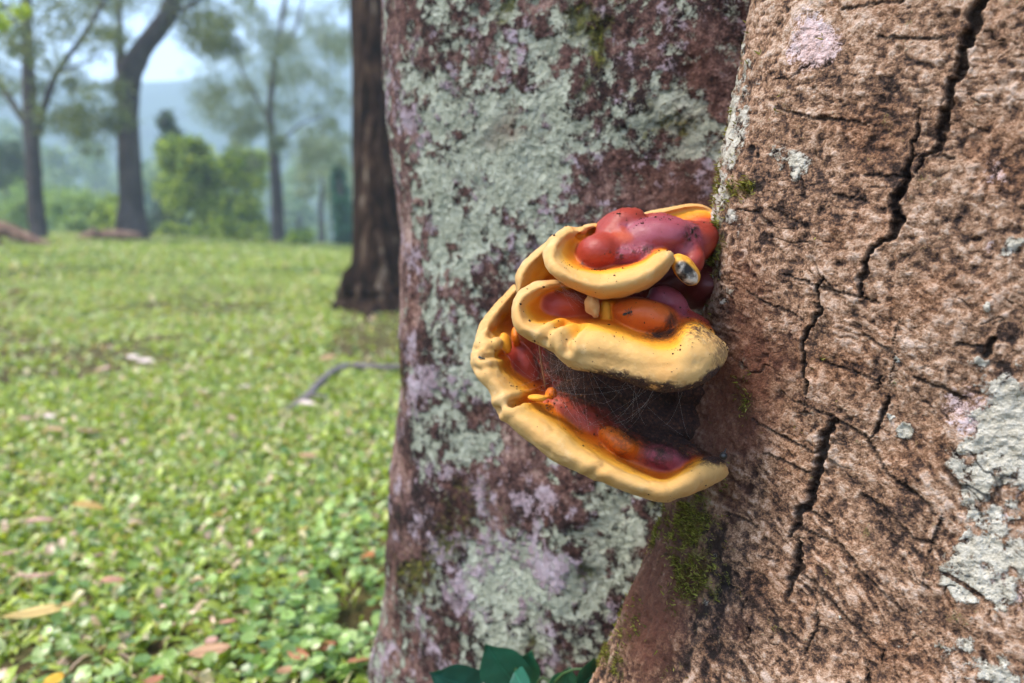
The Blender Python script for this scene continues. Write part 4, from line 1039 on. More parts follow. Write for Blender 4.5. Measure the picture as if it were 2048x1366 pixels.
# ------------------------------------------------------------------ moss tufts on the bark
def moss_tufts(L, parent, n, seed, size, thr=0.5, box=None):
    g = np.random.default_rng(seed)
    m = L.moss.copy()
    vis = (L.px > 700) & (L.px < 1700) & (L.py > -60) & (L.py < 1430)
    if box is not None: vis &= (L.px > box[0]) & (L.px < box[1])
    w_ = np.where(vis, np.clip(m - thr, 0, 0.16) + 0.010 * (m > thr - 0.22), 0).ravel()
    if w_.sum() == 0: return
    k = g.choice(len(w_), n, p=w_ / w_.sum())
    b = L.V.reshape(-1, 3)[k]; nn = L.nrm.reshape(-1, 3)[k]
    dr = nn + g.normal(0, 0.55, (n, 3)) + np.array([0, 0, 0.35]); dr /= np.linalg.norm(dr, axis=1, keepdims=True)
    sd = np.cross(dr, g.normal(0, 1, (n, 3))); sd /= np.linalg.norm(sd, axis=1, keepdims=True)
    ln = size * (0.5 + g.random(n))[:, None]
    V = np.stack([b - sd * ln * 0.13, b + sd * ln * 0.13, b + dr * ln * 0.6 + sd * ln * 0.10, b + dr * ln], 1).reshape(-1, 3)
    q = 4 * np.arange(n)[:, None]
    Fc = np.concatenate([q + [0, 1, 2], q + [0, 2, 3]])
    base = np.array([srgb(78, 80, 28), srgb(122, 122, 48), srgb(158, 154, 76), srgb(104, 84, 46)])[g.integers(0, 4, n)]
    C = np.repeat(np.concatenate([base * (0.7 + 0.6 * g.random((n, 1))), np.ones((n, 1))], 1), 4, 0)
    o = part('moss', mesh_np('moss', V, Fc, {'col': C}, smooth=False), M_LEAF2, parent); o['kind'] = 'stuff'
    o['label'] = 'short green moss on the bark'
M_LEAF = mat_leaf('leaf_blade', 0.34, 0.3, 0.6)
M_LEAF2 = mat_leaf('moss_leaf', 0.3, 0.8, 0.2)
M_FAR = mat_leaf('tree_foliage', 0.42, 0.5, 0.35)
moss_tufts(RL, tree, 8000, 5, 0.0030, 0.46)
moss_tufts(BL, tree, 5000, 6, 0.0040, 0.52)

# ------------------------------------------------------------------ lawn
def dirt_field(x, y):
    X = np.stack([x, y, np.zeros_like(x)], -1)
    f = 0.5 * fbm(X * 1.6, 3, 401) + 0.5 * fbm(X * 5.5, 3, 402)
    px, py, d = proj(np.stack([x, y, np.zeros_like(x)], -1))
    f -= 0.55 * np.exp(-(((px - 690) / 100) ** 2 + ((py - 1260) / 120) ** 2)) + 0.6 * np.exp(-(((px - 740) / 70) ** 2 + ((py - 650) / 50) ** 2)) + 0.35 * np.exp(-(((px - 290) / 110) ** 2 + ((py - 715) / 30) ** 2)) + 0.4 * np.exp(-(((px - 730) / 60) ** 2 + ((py - 780) / 50) ** 2))
    return f

def blades(n, r0, r1, az0, az1, length, width, seed, coarse=False, dens=(-0.35, 0.15)):
    g = np.random.default_rng(seed)
    r = np.sqrt(r0 ** 2 + (r1 ** 2 - r0 ** 2) * g.random(n)); a = np.radians(az0 + (az1 - az0) * g.random(n))
    x, y = r * np.sin(a), r * np.cos(a)
    f = dirt_field(x, y)
    keep = (g.random(n) < 0.12 + 0.88 * sstep(dens[0], dens[1], f))
    # nothing grows inside the trunks
    keep &= ~((x > -0.13) & (x < 0.65) & (y > 0.28) & (y < 1.2) & (((x - 0.2) / 0.4) ** 2 + ((y - 0.8) / 0.46) ** 2 < 1))
    x, y, f = x[keep], y[keep], f[keep]; n = len(x)
    z = ground_z(x, y)
    b = np.stack([x, y, z - 0.002], -1)
    th = g.random(n) * 2 * math.pi; el = np.radians(g.uniform(8, 62, n))
    hd = np.stack([np.cos(th), np.sin(th), np.zeros(n)], -1); up = np.array([0, 0, 1.0])
    sd = np.stack([-np.sin(th), np.cos(th), np.zeros(n)], -1)
    roll = g.normal(0, 0.35, n)[:, None]; sd = sd * np.cos(roll) + up * np.sin(roll)
    Ln = (length * (0.45 + 0.9 * g.random(n)))[:, None]; Wd = (width * (0.25 + 1.35 * g.random(n) ** 1.3))[:, None]
    def pt(t, drop):
        return b + hd * np.cos(el)[:, None] * Ln * t + up * (np.sin(el)[:, None] * Ln * t - drop * Ln) + up * 0.004
    if coarse:
        V = np.stack([b, pt(.5, .06) - sd * Wd, pt(1, .3), pt(.5, .06) + sd * Wd], 1); q = 4 * np.arange(n)[:, None]
        Fl = [q + [0, 1, 2, 3]]; m = 4
    else:
        V = np.stack([b, pt(.32, .02) - sd * Wd * .8 + up * Wd * .25, pt(.32, .02) + sd * Wd * .8 + up * Wd * .25, pt(.7, .13) - sd * Wd * .75 + up * Wd * .25, pt(.7, .13) + sd * Wd * .75 + up * Wd * .25, pt(1, .36), pt(.32, .03), pt(.7, .15)], 1)
        q = 8 * np.arange(n)[:, None]
        Fl = [np.concatenate([q + [0, 6, 1], q + [0, 2, 6], q + [3, 7, 5], q + [7, 4, 5]]), np.concatenate([q + [1, 6, 7, 3], q + [6, 2, 4, 7]])]; m = 8
    pal = np.array([srgb(124, 144, 48), srgb(154, 170, 60), srgb(94, 120, 40), srgb(176, 188, 82), srgb(130, 152, 72), srgb(196, 184, 136), srgb(206, 176, 150), srgb(186, 198, 136)])
    pw = np.array([.20, .21, .13, .14, .11, .07, .06, .08])
    c = pal[g.choice(len(pal), n, p=pw)] * (0.75 + 0.5 * g.random((n, 1)))
    C = np.repeat(np.concatenate([c, np.ones((n, 1))], 1), m, 0)
    return V.reshape(-1, 3), Fl, C

def rounds(n, seed):
    """round-leaved creeping herb near the tree foot"""
    g = np.random.default_rng(seed)
    px = g.normal(670, 90, n); py = 1366 + 40 - np.abs(g.normal(0, 230, n))
    px = np.where(g.random(n) < .25, g.uniform(80, 760, n), px)
    r = (px - 1024) / F; u = (683 - py) / F
    dz = FW[2] + u * UP[2]; d = -CAM[2] / dz
    x = d * r; y = d * (FW[1] + u * UP[1])
    ok = (dirt_field(x, y) > -0.75) & (y > 0.5) & (y < 2.6); x, y = x[ok], y[ok]; n = len(x)
    c = np.stack([x, y, ground_z(x, y) + 0.012 + 0.03 * g.random(n)], -1)
    rad = 0.004 + 0.008 * g.random(n) ** 1.5
    nr = np.stack([g.normal(0, .35, n), g.normal(-.1, .35, n), np.ones(n)], -1); nr /= np.linalg.norm(nr, axis=1, keepdims=True)
    ax = np.cross(nr, g.normal(0, 1, (n, 3))); ax /= np.linalg.norm(ax, axis=1, keepdims=True); ay = np.cross(nr, ax)
    th = np.linspace(0.25, 2 * math.pi - 0.25, 9)
    ring = [c + (ax * math.cos(t) + ay * math.sin(t)) * rad[:, None] * (1 + .08 * math.sin(5 * t)) + nr * rad[:, None] * .22 for t in th]
    V = np.stack([c] + ring + [c - np.array([0, 0, 1]) * 0.04 + ax * .004], 1)
    q = 11 * np.arange(n)[:, None]
    Fl = [np.concatenate([q + [0, k, k + 1] for k in range(1, 9)])]
    pal = np.array([srgb(116, 146, 72), srgb(144, 172, 88), srgb(96, 128, 64), srgb(162, 184, 110)])
    cc = pal[g.integers(0, 4, n)] * (0.75 + .5 * g.random((n, 1)))
    return V.reshape(-1, 3), Fl, np.repeat(np.concatenate([cc, np.ones((n, 1))], 1), 11, 0)

def lawn():
    sets = [blades(84000, 0.55, 3.2, -52, 22, .040, .0066, 11, dens=(-0.6, -0.1)), blades(100000, 3.0, 8.5, -48, 16, .050, .0085, 12), blades(150000, 8.2, 24, -44, 12, .085, .013, 13, True)]
    V, Fl = merge([(a, b) for a, b, _ in sets]); C = np.concatenate([c for _, _, c in sets])
    tag(obj('grass', mesh_np('grass', V, Fl, {'col': C}, smooth=False), M_LEAF), 'short broad-bladed green lawn grass under the trees', 'grass', kind='stuff')
    V, Fl, C = rounds(1000, 14)
    tag(obj('ground_herb', mesh_np('ground_herb', V, Fl, {'col': C}), M_LEAF), 'round-leaved creeping herb on the soil by the tree foot', 'herb', kind='stuff')
lawn()

def on_ground(px, py, lift=0.0):
    d = 1.0
    for _ in range(60):
        p_ = P(px, py, d); gz = float(ground_z(p_[0], p_[1])) + lift
        slope = FW[2] + (683 - py) / F * UP[2]
        d = d + 0.7 * ((gz - CAM[2]) / slope - d)
    return P(px, py, d), d

# ------------------------------------------------------------------ fallen leaves
def fallen_leaf(px, py, L_px, w_rel, rot, colr, label, seed, group='dry leaves scattered on the lawn'):
    g = np.random.default_rng(seed)
    c, d = on_ground(px, py, 0.042)
    L = L_px * d / F * 1.15
    n, m = 11, 5
    t = np.linspace(0, 1, n); s = np.linspace(-1, 1, m)
    wd = L * w_rel * np.sin(np.pi * np.clip(t * .96 + .02, 0, 1)) ** .8 * .5
    T_, S_ = np.meshgrid(t, s, indexing='ij')
    x = (T_ - .5) * L; y = S_ * wd[:, None]
    z = L * (.10 * np.cos((T_ - .5) * 3) * g.uniform(-.6, 1.2) + .16 * (S_ ** 2) * w_rel * g.uniform(.4, 1.6)) + .03 * L * g.normal(0, .5, T_.shape) * w_rel
    ca, sa = math.cos(rot), math.sin(rot)
    G = np.stack([x * ca - y * sa, x * sa + y * ca, z + (x * g.normal(0, .12) + y * .3 * g.normal(0, 1))], -1)
    V = G.reshape(-1, 3); V[:, 2] -= V[:, 2].min()
    up_ = V.copy(); up_[:, 2] += .0008 + .002 * L
    k = n * m
    f = grid_faces(n, m)
    rim = np.concatenate([np.arange(m), np.arange(1, n) * m + m - 1, (n - 1) * m + np.arange(m - 2, -1, -1), np.arange(n - 2, 0, -1) * m])
    r2 = np.roll(rim, -1)
    Fl = [f[:, ::-1], f + k, np.stack([rim, r2, r2 + k, rim + k], 1)]
    cc = np.array(colr) * (1 + .25 * fbm(np.concatenate([V, up_]) * 60 / (L / .05), 3, seed)[:, None])
    C = np.concatenate([cc, np.ones((2 * k, 1))], 1)
    e = empty('fallen_leaf', (c[0], c[1], c[2] - .012), label, 'leaf', group)
    obj('leaf_blade', mesh_np('leaf_blade', np.concatenate([V, up_]), Fl, {'col': C}), M_DRY, e)
    a = G[0, m // 2] ; b = a + (G[0, m // 2] - G[3, m // 2]) * .5
    V2, F2 = tube([a + [0, 0, .001], (a + b) / 2 + [0, 0, .003], b], [L * .012, L * .011, L * .009], 5, n=6)
    V3, F3 = tube([G[i, m // 2] + [0, 0, .0015 + .003 * L] for i in range(0, n, 2)], [L * .010] * 6, 4, n=10)
    VV, FF = merge([(V2, F2), (V3, F3)])
    obj('midrib', mesh_np('midrib', VV, FF, {'col': np.repeat([[*(np.array(colr) * .75), 1.0]], len(VV), 0)}), M_DRY, e)
M_DRY = mat_leaf('dry_leaf', 0.15, 0.55, 0.35)
TAN, PNK, YEL, ORG, WHT = srgb(184, 144, 108), srgb(206, 164, 146), srgb(200, 172, 106), srgb(176, 118, 84), srgb(226, 208, 194)
k4 = 820 / 1390
q4 = lambda x, y: (k4 * x, 560 + k4 * y)
LV = [((135, 1105), 110, .20, .35, YEL, 'long narrow yellow leaf lying on the grass'), ((300, 765), 50, .3, .3, srgb(204, 168, 98), 'ochre leaf half sunk in the grass clear of the trees'),
      ((180, 1335), 40, .6, 1.2, srgb(222, 178, 62), 'bright golden curled leaf among green blades'), ((710, 1240), 70, .35, .2, TAN, 'long tan leaf among round-leaved herbs'),
      ((1010, 1245), 48, .6, -.5, ORG, 'broad orange brown leaf on bare soil by the tree foot'), ((1100, 1222), 44, .55, .5, ORG, 'second orange brown leaf on bare soil by the tree foot'),
      ((1262, 920), 40, .4, .6, srgb(190, 122, 72), 'orange leaf leaning against the lichen crusted trunk'), ((672, 1000), 34, .25, 1.3, srgb(186, 122, 80), 'thin rusty leaf upright between herbs'),
      ((1040, 415), 30, .6, .2, WHT, 'pale pink leaf beside the grey stick'), ((1040, 585), 44, .4, -.4, TAN, 'tan leaf below the grey stick')]
SM = [((180, 500), 44, .35, -.3, TAN), ((300, 505), 34, .5, .3, PNK), ((130, 805), 44, .5, .4, PNK), ((120, 985), 60, .35, .4, PNK), ((380, 1005), 40, .45, .5, srgb(192, 142, 116)), ((305, 665), 26, .5, -.4, PNK),
      ((490, 268), 30, .6, .1, WHT), ((375, 45), 26, .6, .2, WHT), ((350, 300), 28, .5, .4, PNK), ((610, 310), 24, .6, .3, WHT), ((830, 355), 24, .6, 0, WHT), ((970, 1300), 34, .5, .4, TAN), ((1220, 1265), 44, .5, .3, ORG),
      ((715, 1200), 26, .6, 1., PNK), ((770, 1140), 30, .5, .5, srgb(192, 142, 116)), ((85, 460), 22, .6, .2, PNK), ((165, 455), 22, .6, .2, WHT), ((60, 45), 36, .4, 0, TAN), ((380, 655), 30, .4, 1., srgb(150, 140, 130)),
      ((770, 710), 24, .5, .5, TAN), ((915, 285), 18, .6, .3, PNK), ((1110, 260), 30, .5, .1, TAN), ((30, 905), 30, .4, .5, PNK), ((520, 1330), 34, .5, .5, ORG), ((870, 840), 22, .5, .6, TAN), ((450, 255), 24, .6, .1, WHT)]
for i, (p_, Lp, wr_, rt, cc, lb) in enumerate(LV): fallen_leaf(*q4(*p_), Lp, wr_, rt, cc, lb, 600 + i)
for i, (p_, Lp, wr_, rt, cc) in enumerate(SM):
    lb = {TAN: 'small tan dry leaf lying in the grass', PNK: 'small pale pinkish dry leaf lying in the grass', WHT: 'small bleached whitish leaf lying in the grass', ORG: 'small orange brown leaf fallen among the herbs'}.get(cc, 'small dull brown leaf fallen in the grass')
    fallen_leaf(*q4(*p_), Lp, wr_, rt, cc, lb, 640 + i)

# ------------------------------------------------------------------ stick on the lawn
M_STICK = mat_plain('weathered_stick', [(0.3, srgb(84, 74, 70)), (0.7, srgb(140, 130, 128))], 60, .9, .2, .5, .004)
st_px = [(548, 842, -.004), (580, 818, .004), (612, 795, .008), (640, 764, .010), (668, 742, .012), (700, 732, .012), (740, 733, .018), (790, 735, .018), (850, 730, .014)]
st_p = [on_ground(x, y, l + .008)[0] for x, y, l in st_px]
sk = empty('fallen_stick', st_p[0], 'long bent grey stick lying on the grass beside the lichen crusted tree', 'stick')
V, Fq = tube(st_p, [.006, .011, .013, .013, .014, .014, .013, .013, .012], 12, .18, 3, 90); part('shaft', mesh_np('shaft', V, Fq), M_STICK, sk)
V, Fq = tube([st_p[2], st_p[2] + [.05, -.05, .02], st_p[2] + [.09, -.06, .015]], [.006, .005, .003], 8, .15, 4, 14); part('side_twig', mesh_np('side_twig', V, Fq), M_STICK, sk)

# ------------------------------------------------------------------ ivy-like seedling at the tree foot
M_IVY = mat_leaf('ivy_leaf', 0.2, 0.42, 0.5)
def ivy():
    base = P(1030, 1420, .70)
    e = empty('leafy_seedling', (base[0], base[1], 0.0), 'dark green seedling with pointed leaves growing between the two trunk lobes', 'plant')
    g = np.random.default_rng(9)
    # tip px, base px, depth, half-width relative
    LF = [((972, 1296), (1035, 1375), .64, .42, 1), ((1062, 1312), (1030, 1372), .66, .34, 1), ((862, 1352), (960, 1380), .66, .40, 1), ((1150, 1385), (1200, 1338), .58, .36, 1), ((1140, 1342), (1120, 1392), .62, .40, 0), ((1055, 1395), (1030, 1345), .62, .34, 0)]
    for i, (tp, bp_, d, hw, _) in enumerate(LF):
        a = np.array(P(*bp_, d + .02)); b = np.array(P(*tp, d - .01 * (i % 2)))
        ax = b - a; L = np.linalg.norm(ax); ax /= L
        sd = np.cross(ax, -FW); sd /= np.linalg.norm(sd); nn = np.cross(sd, ax)
        n, m = 14, 7
        t = np.linspace(0, 1, n); s = np.linspace(-1, 1, m)
        wd = L * hw * np.clip(np.sin(np.pi * np.clip(t, 0, 1) ** .62), 0, 1) ** .85 * (1 + .12 * np.cos(t * 9))
        T_, S_ = np.meshgrid(t, s, indexing='ij')
        G = a + ax * (T_ * L)[..., None] + sd * (S_ * wd[:, None])[..., None] + nn * (L * (.12 * np.abs(S_) * hw - .12 * T_ ** 2) + .01 * L * np.sin(T_ * 20 + S_ * 3))[..., None]
        V = G.reshape(-1, 3); V2 = V - nn * .0006
        f = grid_faces(n, m); k = n * m
        cc = np.array([srgb(44, 108, 78), srgb(54, 120, 82), srgb(38, 96, 74)][i % 3])
        C = np.concatenate([np.repeat(cc[None], 2 * k, 0) * (1 + .25 * fbm(np.concatenate([V, V2]) * 90, 2, i)[:, None]), np.ones((2 * k, 1))], 1)
        lf = part('leaf', mesh_np('leaf', np.concatenate([V, V2]), [f, f[:, ::-1] + k], {'col': C}), M_IVY, e)
        vv, ff = tube([G[j, m // 2] + nn * .0004 for j in range(0, n, 3)], [.0008, .0007, .0006, .0004, .0003], 4, n=9)
        part('vein', mesh_np('vein', vv, ff, {'col': np.repeat([[*(cc * 1.5), 1.]], len(vv), 0)}), M_IVY, lf)
        vv, ff = tube([np.array([base[0], base[1], 0.0]), (a + base) / 2 + g.normal(0, .006, 3), a], [.0016, .0013, .001], 6, n=12)
        part('stalk', mesh_np('stalk', vv, ff, {'col': np.repeat([[*srgb(70, 96, 52), 1.]], len(vv), 0)}), M_IVY, e)
ivy()

# ------------------------------------------------------------------ background trees
M_TRUNK = mat_plain('dark_bark', [(0.34, srgb(14, 10, 8)), (0.5, srgb(44, 31, 23)), (0.60, srgb(76, 57, 43)), (0.70, srgb(132, 120, 104))], 16, .95, .1, 1.0, .06, (1, 1, .22))
M_FTRUNK = mat_plain('far_bark', [(0.3, srgb(44, 38, 36)), (0.7, srgb(92, 82, 76))], 6, .95, .1, .6, .03, (1, 1, .3))

def crown_mesh(clumps, per, ln, wd, pal, seed, droop=0.3, layers=None):
    """clumps: (centre, radii) list; leaf-sized faces spread through each clump"""
    g = np.random.default_rng(seed); Vs, Cs = [], []
    for c, r in clumps:
        n = int(per)
        u = g.normal(0, 1, (n, 3)); u /= np.linalg.norm(u, axis=1, keepdims=True)
        rad = g.random(n) ** .45
        p_ = np.array(c) + u * rad[:, None] * np.array(r)
        keep = fbm(p_ * (2.2 / max(np.mean(r), .2)), 2, seed) > -.22
        p_ = p_[keep]; n = len(p_)
        d = g.normal(0, 1, (n, 3)); d[:, 2] -= droop * 2; d /= np.linalg.norm(d, axis=1, keepdims=True)
        s = np.cross(d, g.normal(0, 1, (n, 3))); s /= np.linalg.norm(s, axis=1, keepdims=True) + 1e-9
        L = ln * (.5 + g.random((n, 1))); W = wd * (.6 + .8 * g.random((n, 1)))
        Vs.append(np.stack([p_, p_ + d * L * .5 - s * W * .5, p_ + d * L, p_ + d * L * .5 + s * W * .5], 1).reshape(-1, 3))
        cc = np.array(pal)[g.integers(0, len(pal), n)] * (.7 + .6 * g.random((n, 1)))
        Cs.append(np.repeat(np.concatenate([cc, np.ones((n, 1))], 1), 4, 0))
    V = np.concatenate(Vs); q = 4 * np.arange(len(V) // 4)[:, None]
    return mesh_np('crown', V, q + [0, 1, 2, 3], {'col': np.concatenate(Cs)}, smooth=False)

def px_clumps(L, d0, g, dj=0.06):
    """(px, py, r_px) list -> clumps at about the tree's distance"""
    out = []
    for x, y, r in L:
        d = d0 * (1 + g.normal(0, dj)); out.append((P(x, y, d), np.array([1, 1, .8]) * r * d / F))
    return out

def bg_tree(name, label, base_px, d, limbs, clumps, per, ln, wd, pal, seed, droop=.3, cat='tree', group=None, mat=None, foot=0.12):
    g = np.random.default_rng(seed)
    b = P(*base_px, d); b[2] = float(ground_z(b[0], b[1]))
    e = empty(name, b, label, cat, group)
    first = True
    for lm in limbs:
        pts = [P(x, y, d * (1 + (dz if not first else 0))) for x, y, w_, dz in lm]; rad = [w_ * .5 * d / F for x, y, w_, dz in lm]
        if first:
            lowp = pts[0].copy(); lowp[2] = b[2] - .25; pts = [lowp] + pts; rad = [rad[0] * 1.35] + rad
        V, Fq = tube(pts, rad, 14 if first else 9, foot, seed, len(pts) * 9)
        part('trunk' if first else 'limb', mesh_np('trunk' if first else 'limb', V, Fq), mat or M_FTRUNK, e); first = False
    if clumps: part('crown', crown_mesh(px_clumps(clumps, d, g), per, ln, wd, pal, seed, droop), M_FAR, e)
    return e

OLV = [srgb(92, 104, 62), srgb(112, 122, 76), srgb(76, 90, 58), srgb(130, 132, 92)]
GRN = [srgb(120, 142, 48), srgb(150, 168, 62), srgb(92, 116, 42), srgb(174, 188, 86), srgb(70, 92, 40)]
DRK = [srgb(52, 70, 44), srgb(66, 84, 52), srgb(44, 60, 42)]
g0 = np.random.default_rng(31)
def scatter(n, x0, x1, y0, y1, r0, r1):
    return [(g0.uniform(x0, x1), g0.uniform(y0, y1), g0.uniform(r0, r1)) for _ in range(n)]

bg_tree('forked_tree', 'dark slender trunk forking into two limbs behind the gnarled root', (78, 478), 14.0,
        [[(78, 478, 34, 0), (72, 420, 30, 0), (66, 320, 28, 0), (62, 255, 28, 0), (58, 150, 24, 0), (54, 40, 20, 0), (50, -90, 16, 0)], [(62, 262, 16, 0), (35, 222, 13, .01), (10, 185, 12, .02), (-40, 130, 10, .03)],
         [(74, 268, 16, 0), (88, 215, 14, -.01), (112, 150, 12, -.02), (150, 95, 10, -.03), (190, 35, 9, -.03), (235, -50, 7, -.04)], [(120, 145, 7, -.02), (160, 130, 4, -.03), (205, 110, 3, -.03)], [(56, 90, 8, 0), (20, 30, 5, .02), (-20, -20, 4, .03)]],
        scatter(34, -40, 280, -120, 70, 36, 66) + scatter(34, 70, 250, 60, 260, 20, 44) + scatter(16, -30, 60, 20, 200, 22, 40) + scatter(12, 110, 240, 220, 300, 18, 34), 150, .11, .03, OLV, 51)
bg_tree('leaning_tree', 'thick dark trunk bending sharply to one side above a burl', (264, 446), 15.0,
        [[(264, 448, 58, 0), (263, 400, 48, 0), (258, 300, 42, 0), (255, 220, 40, 0), (258, 160, 44, 0), (275, 115, 40, 0), (305, 72, 36, 0), (335, 30, 36, 0), (352, -30, 34, 0), (362, -120, 28, 0)],
         [(250, 170, 30, 0), (242, 130, 22, 0), (240, 60, 12, .01), (236, -40, 10, .02)], [(330, 35, 12, 0), (380, 10, 9, -.02), (430, -25, 6, -.03)], [(244, 190, 26, 0), (238, 175, 24, -.01), (236, 160, 12, -.01)]],
        scatter(34, 300, 500, -110, 50, 36, 64) + scatter(16, 150, 260, -80, 60, 26, 48) + scatter(18, 340, 470, 20, 100, 22, 40), 230, .10, .028, OLV, 52, .5)
bg_tree('weeping_tree', 'slim trunk under hanging feathery grey green foliage at the lawn edge', (557, 500), 18.0,
        [[(557, 502, 26, 0), (556, 440, 24, 0), (552, 360, 22, 0), (545, 290, 17, 0), (540, 230, 13, 0), (546, 150, 11, 0), (560, 60, 9, 0), (575, -30, 7, 0)], [(543, 250, 9, 0), (510, 190, 6, .02), (480, 130, 5, .03), (478, 70, 4, .03)], [(552, 110, 7, 0), (590, 60, 5, -.02), (610, -20, 4, -.03)], [(548, 300, 6, 0), (600, 250, 4, .02), (650, 230, 3, .03)]],
        scatter(66, 400, 700, 60, 260, 20, 46) + scatter(30, 460, 700, -60, 90, 22, 44) + scatter(24, 460, 690, 240, 330, 14, 28), 240, .16, .016, [srgb(108, 120, 92), srgb(128, 138, 112), srgb(92, 106, 84), srgb(146, 150, 130)], 53, 1.1)
bg_tree('bright_shrub', 'bright yellow green rounded shrub at the lawn edge', (430, 500), 20.0,
        [[(430, 500, 14, 0), (425, 440, 12, 0), (410, 380, 9, 0), (400, 320, 6, 0)], [(425, 450, 8, 0), (460, 400, 6, 0), (490, 360, 4, 0)]],
        scatter(40, 340, 520, 300, 470, 22, 44) + scatter(12, 330, 430, 270, 360, 20, 34), 420, .15, .06, GRN, 54, .2, 'shrub')
bg_tree('dark_conifer', 'dark pointed conifer standing just behind the leaning trunk', (335, 500), 24.0,
        [[(335, 500, 14, 0), (333, 400, 10, 0), (330, 300, 6, 0), (326, 220, 3, 0)]],
        [(335 + g0.uniform(-1, 1) * (8 + (y - 225) * .14), y, 12 + (y - 225) * .07) for y in np.linspace(230, 470, 26)], 300, .20, .05, DRK, 55, .5)
bg_tree('vine_covered_stump', 'narrow dark green column of leaves beyond the lawn', (694, 520), 22.0,
        [[(694, 520, 10, 0), (688, 440, 8, 0), (680, 370, 6, 0), (674, 335, 3, 0)]],
        [(674 + (y - 335) * .13 + g0.uniform(-4, 4), y, 9 + min(12, (y - 330) * .2)) for y in np.linspace(338, 505, 22)], 330, .14, .06, [srgb(36, 84, 60), srgb(48, 98, 66), srgb(30, 70, 58)], 56, .4, 'shrub')
def hedge(i, label, pts, d, seed, pal, per=300):
    x = np.mean([p_[0] for p_ in pts]); y = max(p_[1] for p_ in pts)
    bg_tree('leafy_shrub', label, (x, y + 20), d, [[(x, y + 25, 10, 0), (x + 3, y - 20, 7, 0), (x - 4, y - 60, 4, 0)]], pts, per, .16, .07, pal, seed, .2, 'shrub', 'shrubs beyond the lawn')
LGR = [srgb(128, 150, 84), srgb(150, 170, 100), srgb(108, 134, 78)]
hedge(0, 'pale green shrub between the forked trunk and the leaning trunk', scatter(24, 95, 200, 390, 470, 18, 34), 22, 57, LGR)
hedge(1, 'yellow tipped low shrub against the foot of the leaning trunk', scatter(14, 190, 250, 400, 460, 14, 24), 20, 58, GRN)
hedge(2, 'pale shrub behind the gnarled root', scatter(20, -30, 60, 370, 470, 20, 36), 24, 59, LGR)
hedge(3, 'dark leafy shrub overhanging behind the gnarled root', scatter(18, -40, 40, 290, 370, 18, 34), 26, 60, DRK)
hedge(4, 'low green shrub at the foot of the bright rounded shrub', scatter(20, 400, 540, 440, 495, 14, 24), 19.4, 61, GRN)
hedge(5, 'small lime shrub beside the weeping tree foot', scatter(10, 580, 612, 460, 500, 10, 16), 19.6, 62, GRN)
hedge(6, 'grey green shrub between the weeping tree and the dark leafy column', scatter(30, 600, 690, 260, 400, 20, 38), 30, 63, [srgb(122, 132, 104), srgb(140, 148, 122), srgb(108, 118, 96)], 200)

# hazy trees on the slope behind
def slope_tree(x, ytop, ybot, w_, d, seed, pal):
    n = 18
    cl = [(x + g0.normal(0, .32) * w_ * (1 - .5 * (ybot - y) / (ybot - ytop + 1)), y, w_ * g0.uniform(.25, .42)) for y in np.linspace(ytop + 8, ybot, n)]
    bg_tree('valley_tree', 'hazy rounded tree in the valley beyond the lawn', (x, ybot), d, [[(x, ybot + 30, w_ * .10, 0), (x + 2, (ytop + ybot) / 2, w_ * .07, 0), (x, ytop + 12, w_ * .03, 0)]], cl, 160, .5, .25, pal, seed, .2, 'tree', 'hazy trees in the valley')
VPAL = [srgb(112, 134, 88), srgb(136, 154, 104), srgb(94, 118, 80)]
for i, (x, yt, yb, w_, d) in enumerate([(120, 300, 430, 70, 60), (190, 285, 430, 60, 75), (40, 250, 420, 80, 70), (300, 330, 460, 60, 55), (470, 320, 470, 80, 62), (600, 330, 480, 70, 58), (660, 290, 470, 80, 80), (540, 300, 460, 70, 90), (230, 340, 440, 60, 95), (-60, 280, 430, 90, 60), (390, 310, 460, 70, 85), (720, 320, 480, 80, 70)]):
    slope_tree(x, yt, yb, w_, d, 700 + i, VPAL)

# overhanging sprig high by the forked tree
bg_tree('overhanging_bough', 'yellow green leafy bough hanging in front of the forked tree', (-60, 520), 6.0,
        [[(-160, 560, 60, 0), (-165, 300, 54, 0), (-150, 60, 46, 0), (-130, -120, 36, 0)], [(-150, 60, 16, 0), (-70, 10, 9, .0), (10, 15, 5, .0), (60, 35, 3, .0)]],
        scatter(9, -30, 62, 0, 52, 8, 18), 60, .05, .026, [srgb(150, 168, 62), srgb(176, 188, 80), srgb(124, 146, 52)], 64, .3)

# near dark trunk
def near_trunk():
    d = 5.2
    tb = [(480, 716, 845), (300, 716, 830)]
    rowsY = [640, 622, 600, 560, 500, 420, 300, 150, 0, -200, -700]
    left = [668, 684, 694, 702, 706, 708, 706, 703, 700, 696, 690]
    right = [868, 852, 842, 834, 828, 824, 820, 812, 808, 800, 786]
    pts, rad = [], []
    for y, l, r_ in zip(rowsY, left, right):
        pts.append(P((l + r_) / 2, y, d)); rad.append((r_ - l) / 2 * d / F)
    b = pts[1].copy(); b[2] = float(ground_z(b[0], b[1]))
    e = empty('dark_trunk_tree', b, 'dark brown tree trunk just behind the lichen crusted trunk, flaring at the lawn', 'tree')
    pts = [p_ for p_ in pts]; pts[0][2] = min(pts[0][2], -.12)
    V, Fq = tube(pts, rad, 64, .10, 5, 240); part('trunk', mesh_np('trunk', V, Fq), M_TRUNK, e)
    for (x0, y0, x1, y1, x2, y2) in ((722, 560, 694, 612, 650, 632), (806, 560, 836, 622, 880, 650), (752, 575, 744, 622, 728, 642)):
        a, b_, c_ = P(x0, y0, d - .15), on_ground(x1, y1)[0], on_ground(x2, y2)[0] - [0, 0, .05]
        V, Fq = tube([a, b_, c_], [.13, .10, .02], 16, .12, 6, 24); part('root', mesh_np('root', V, Fq), M_TRUNK, e)
near_trunk()

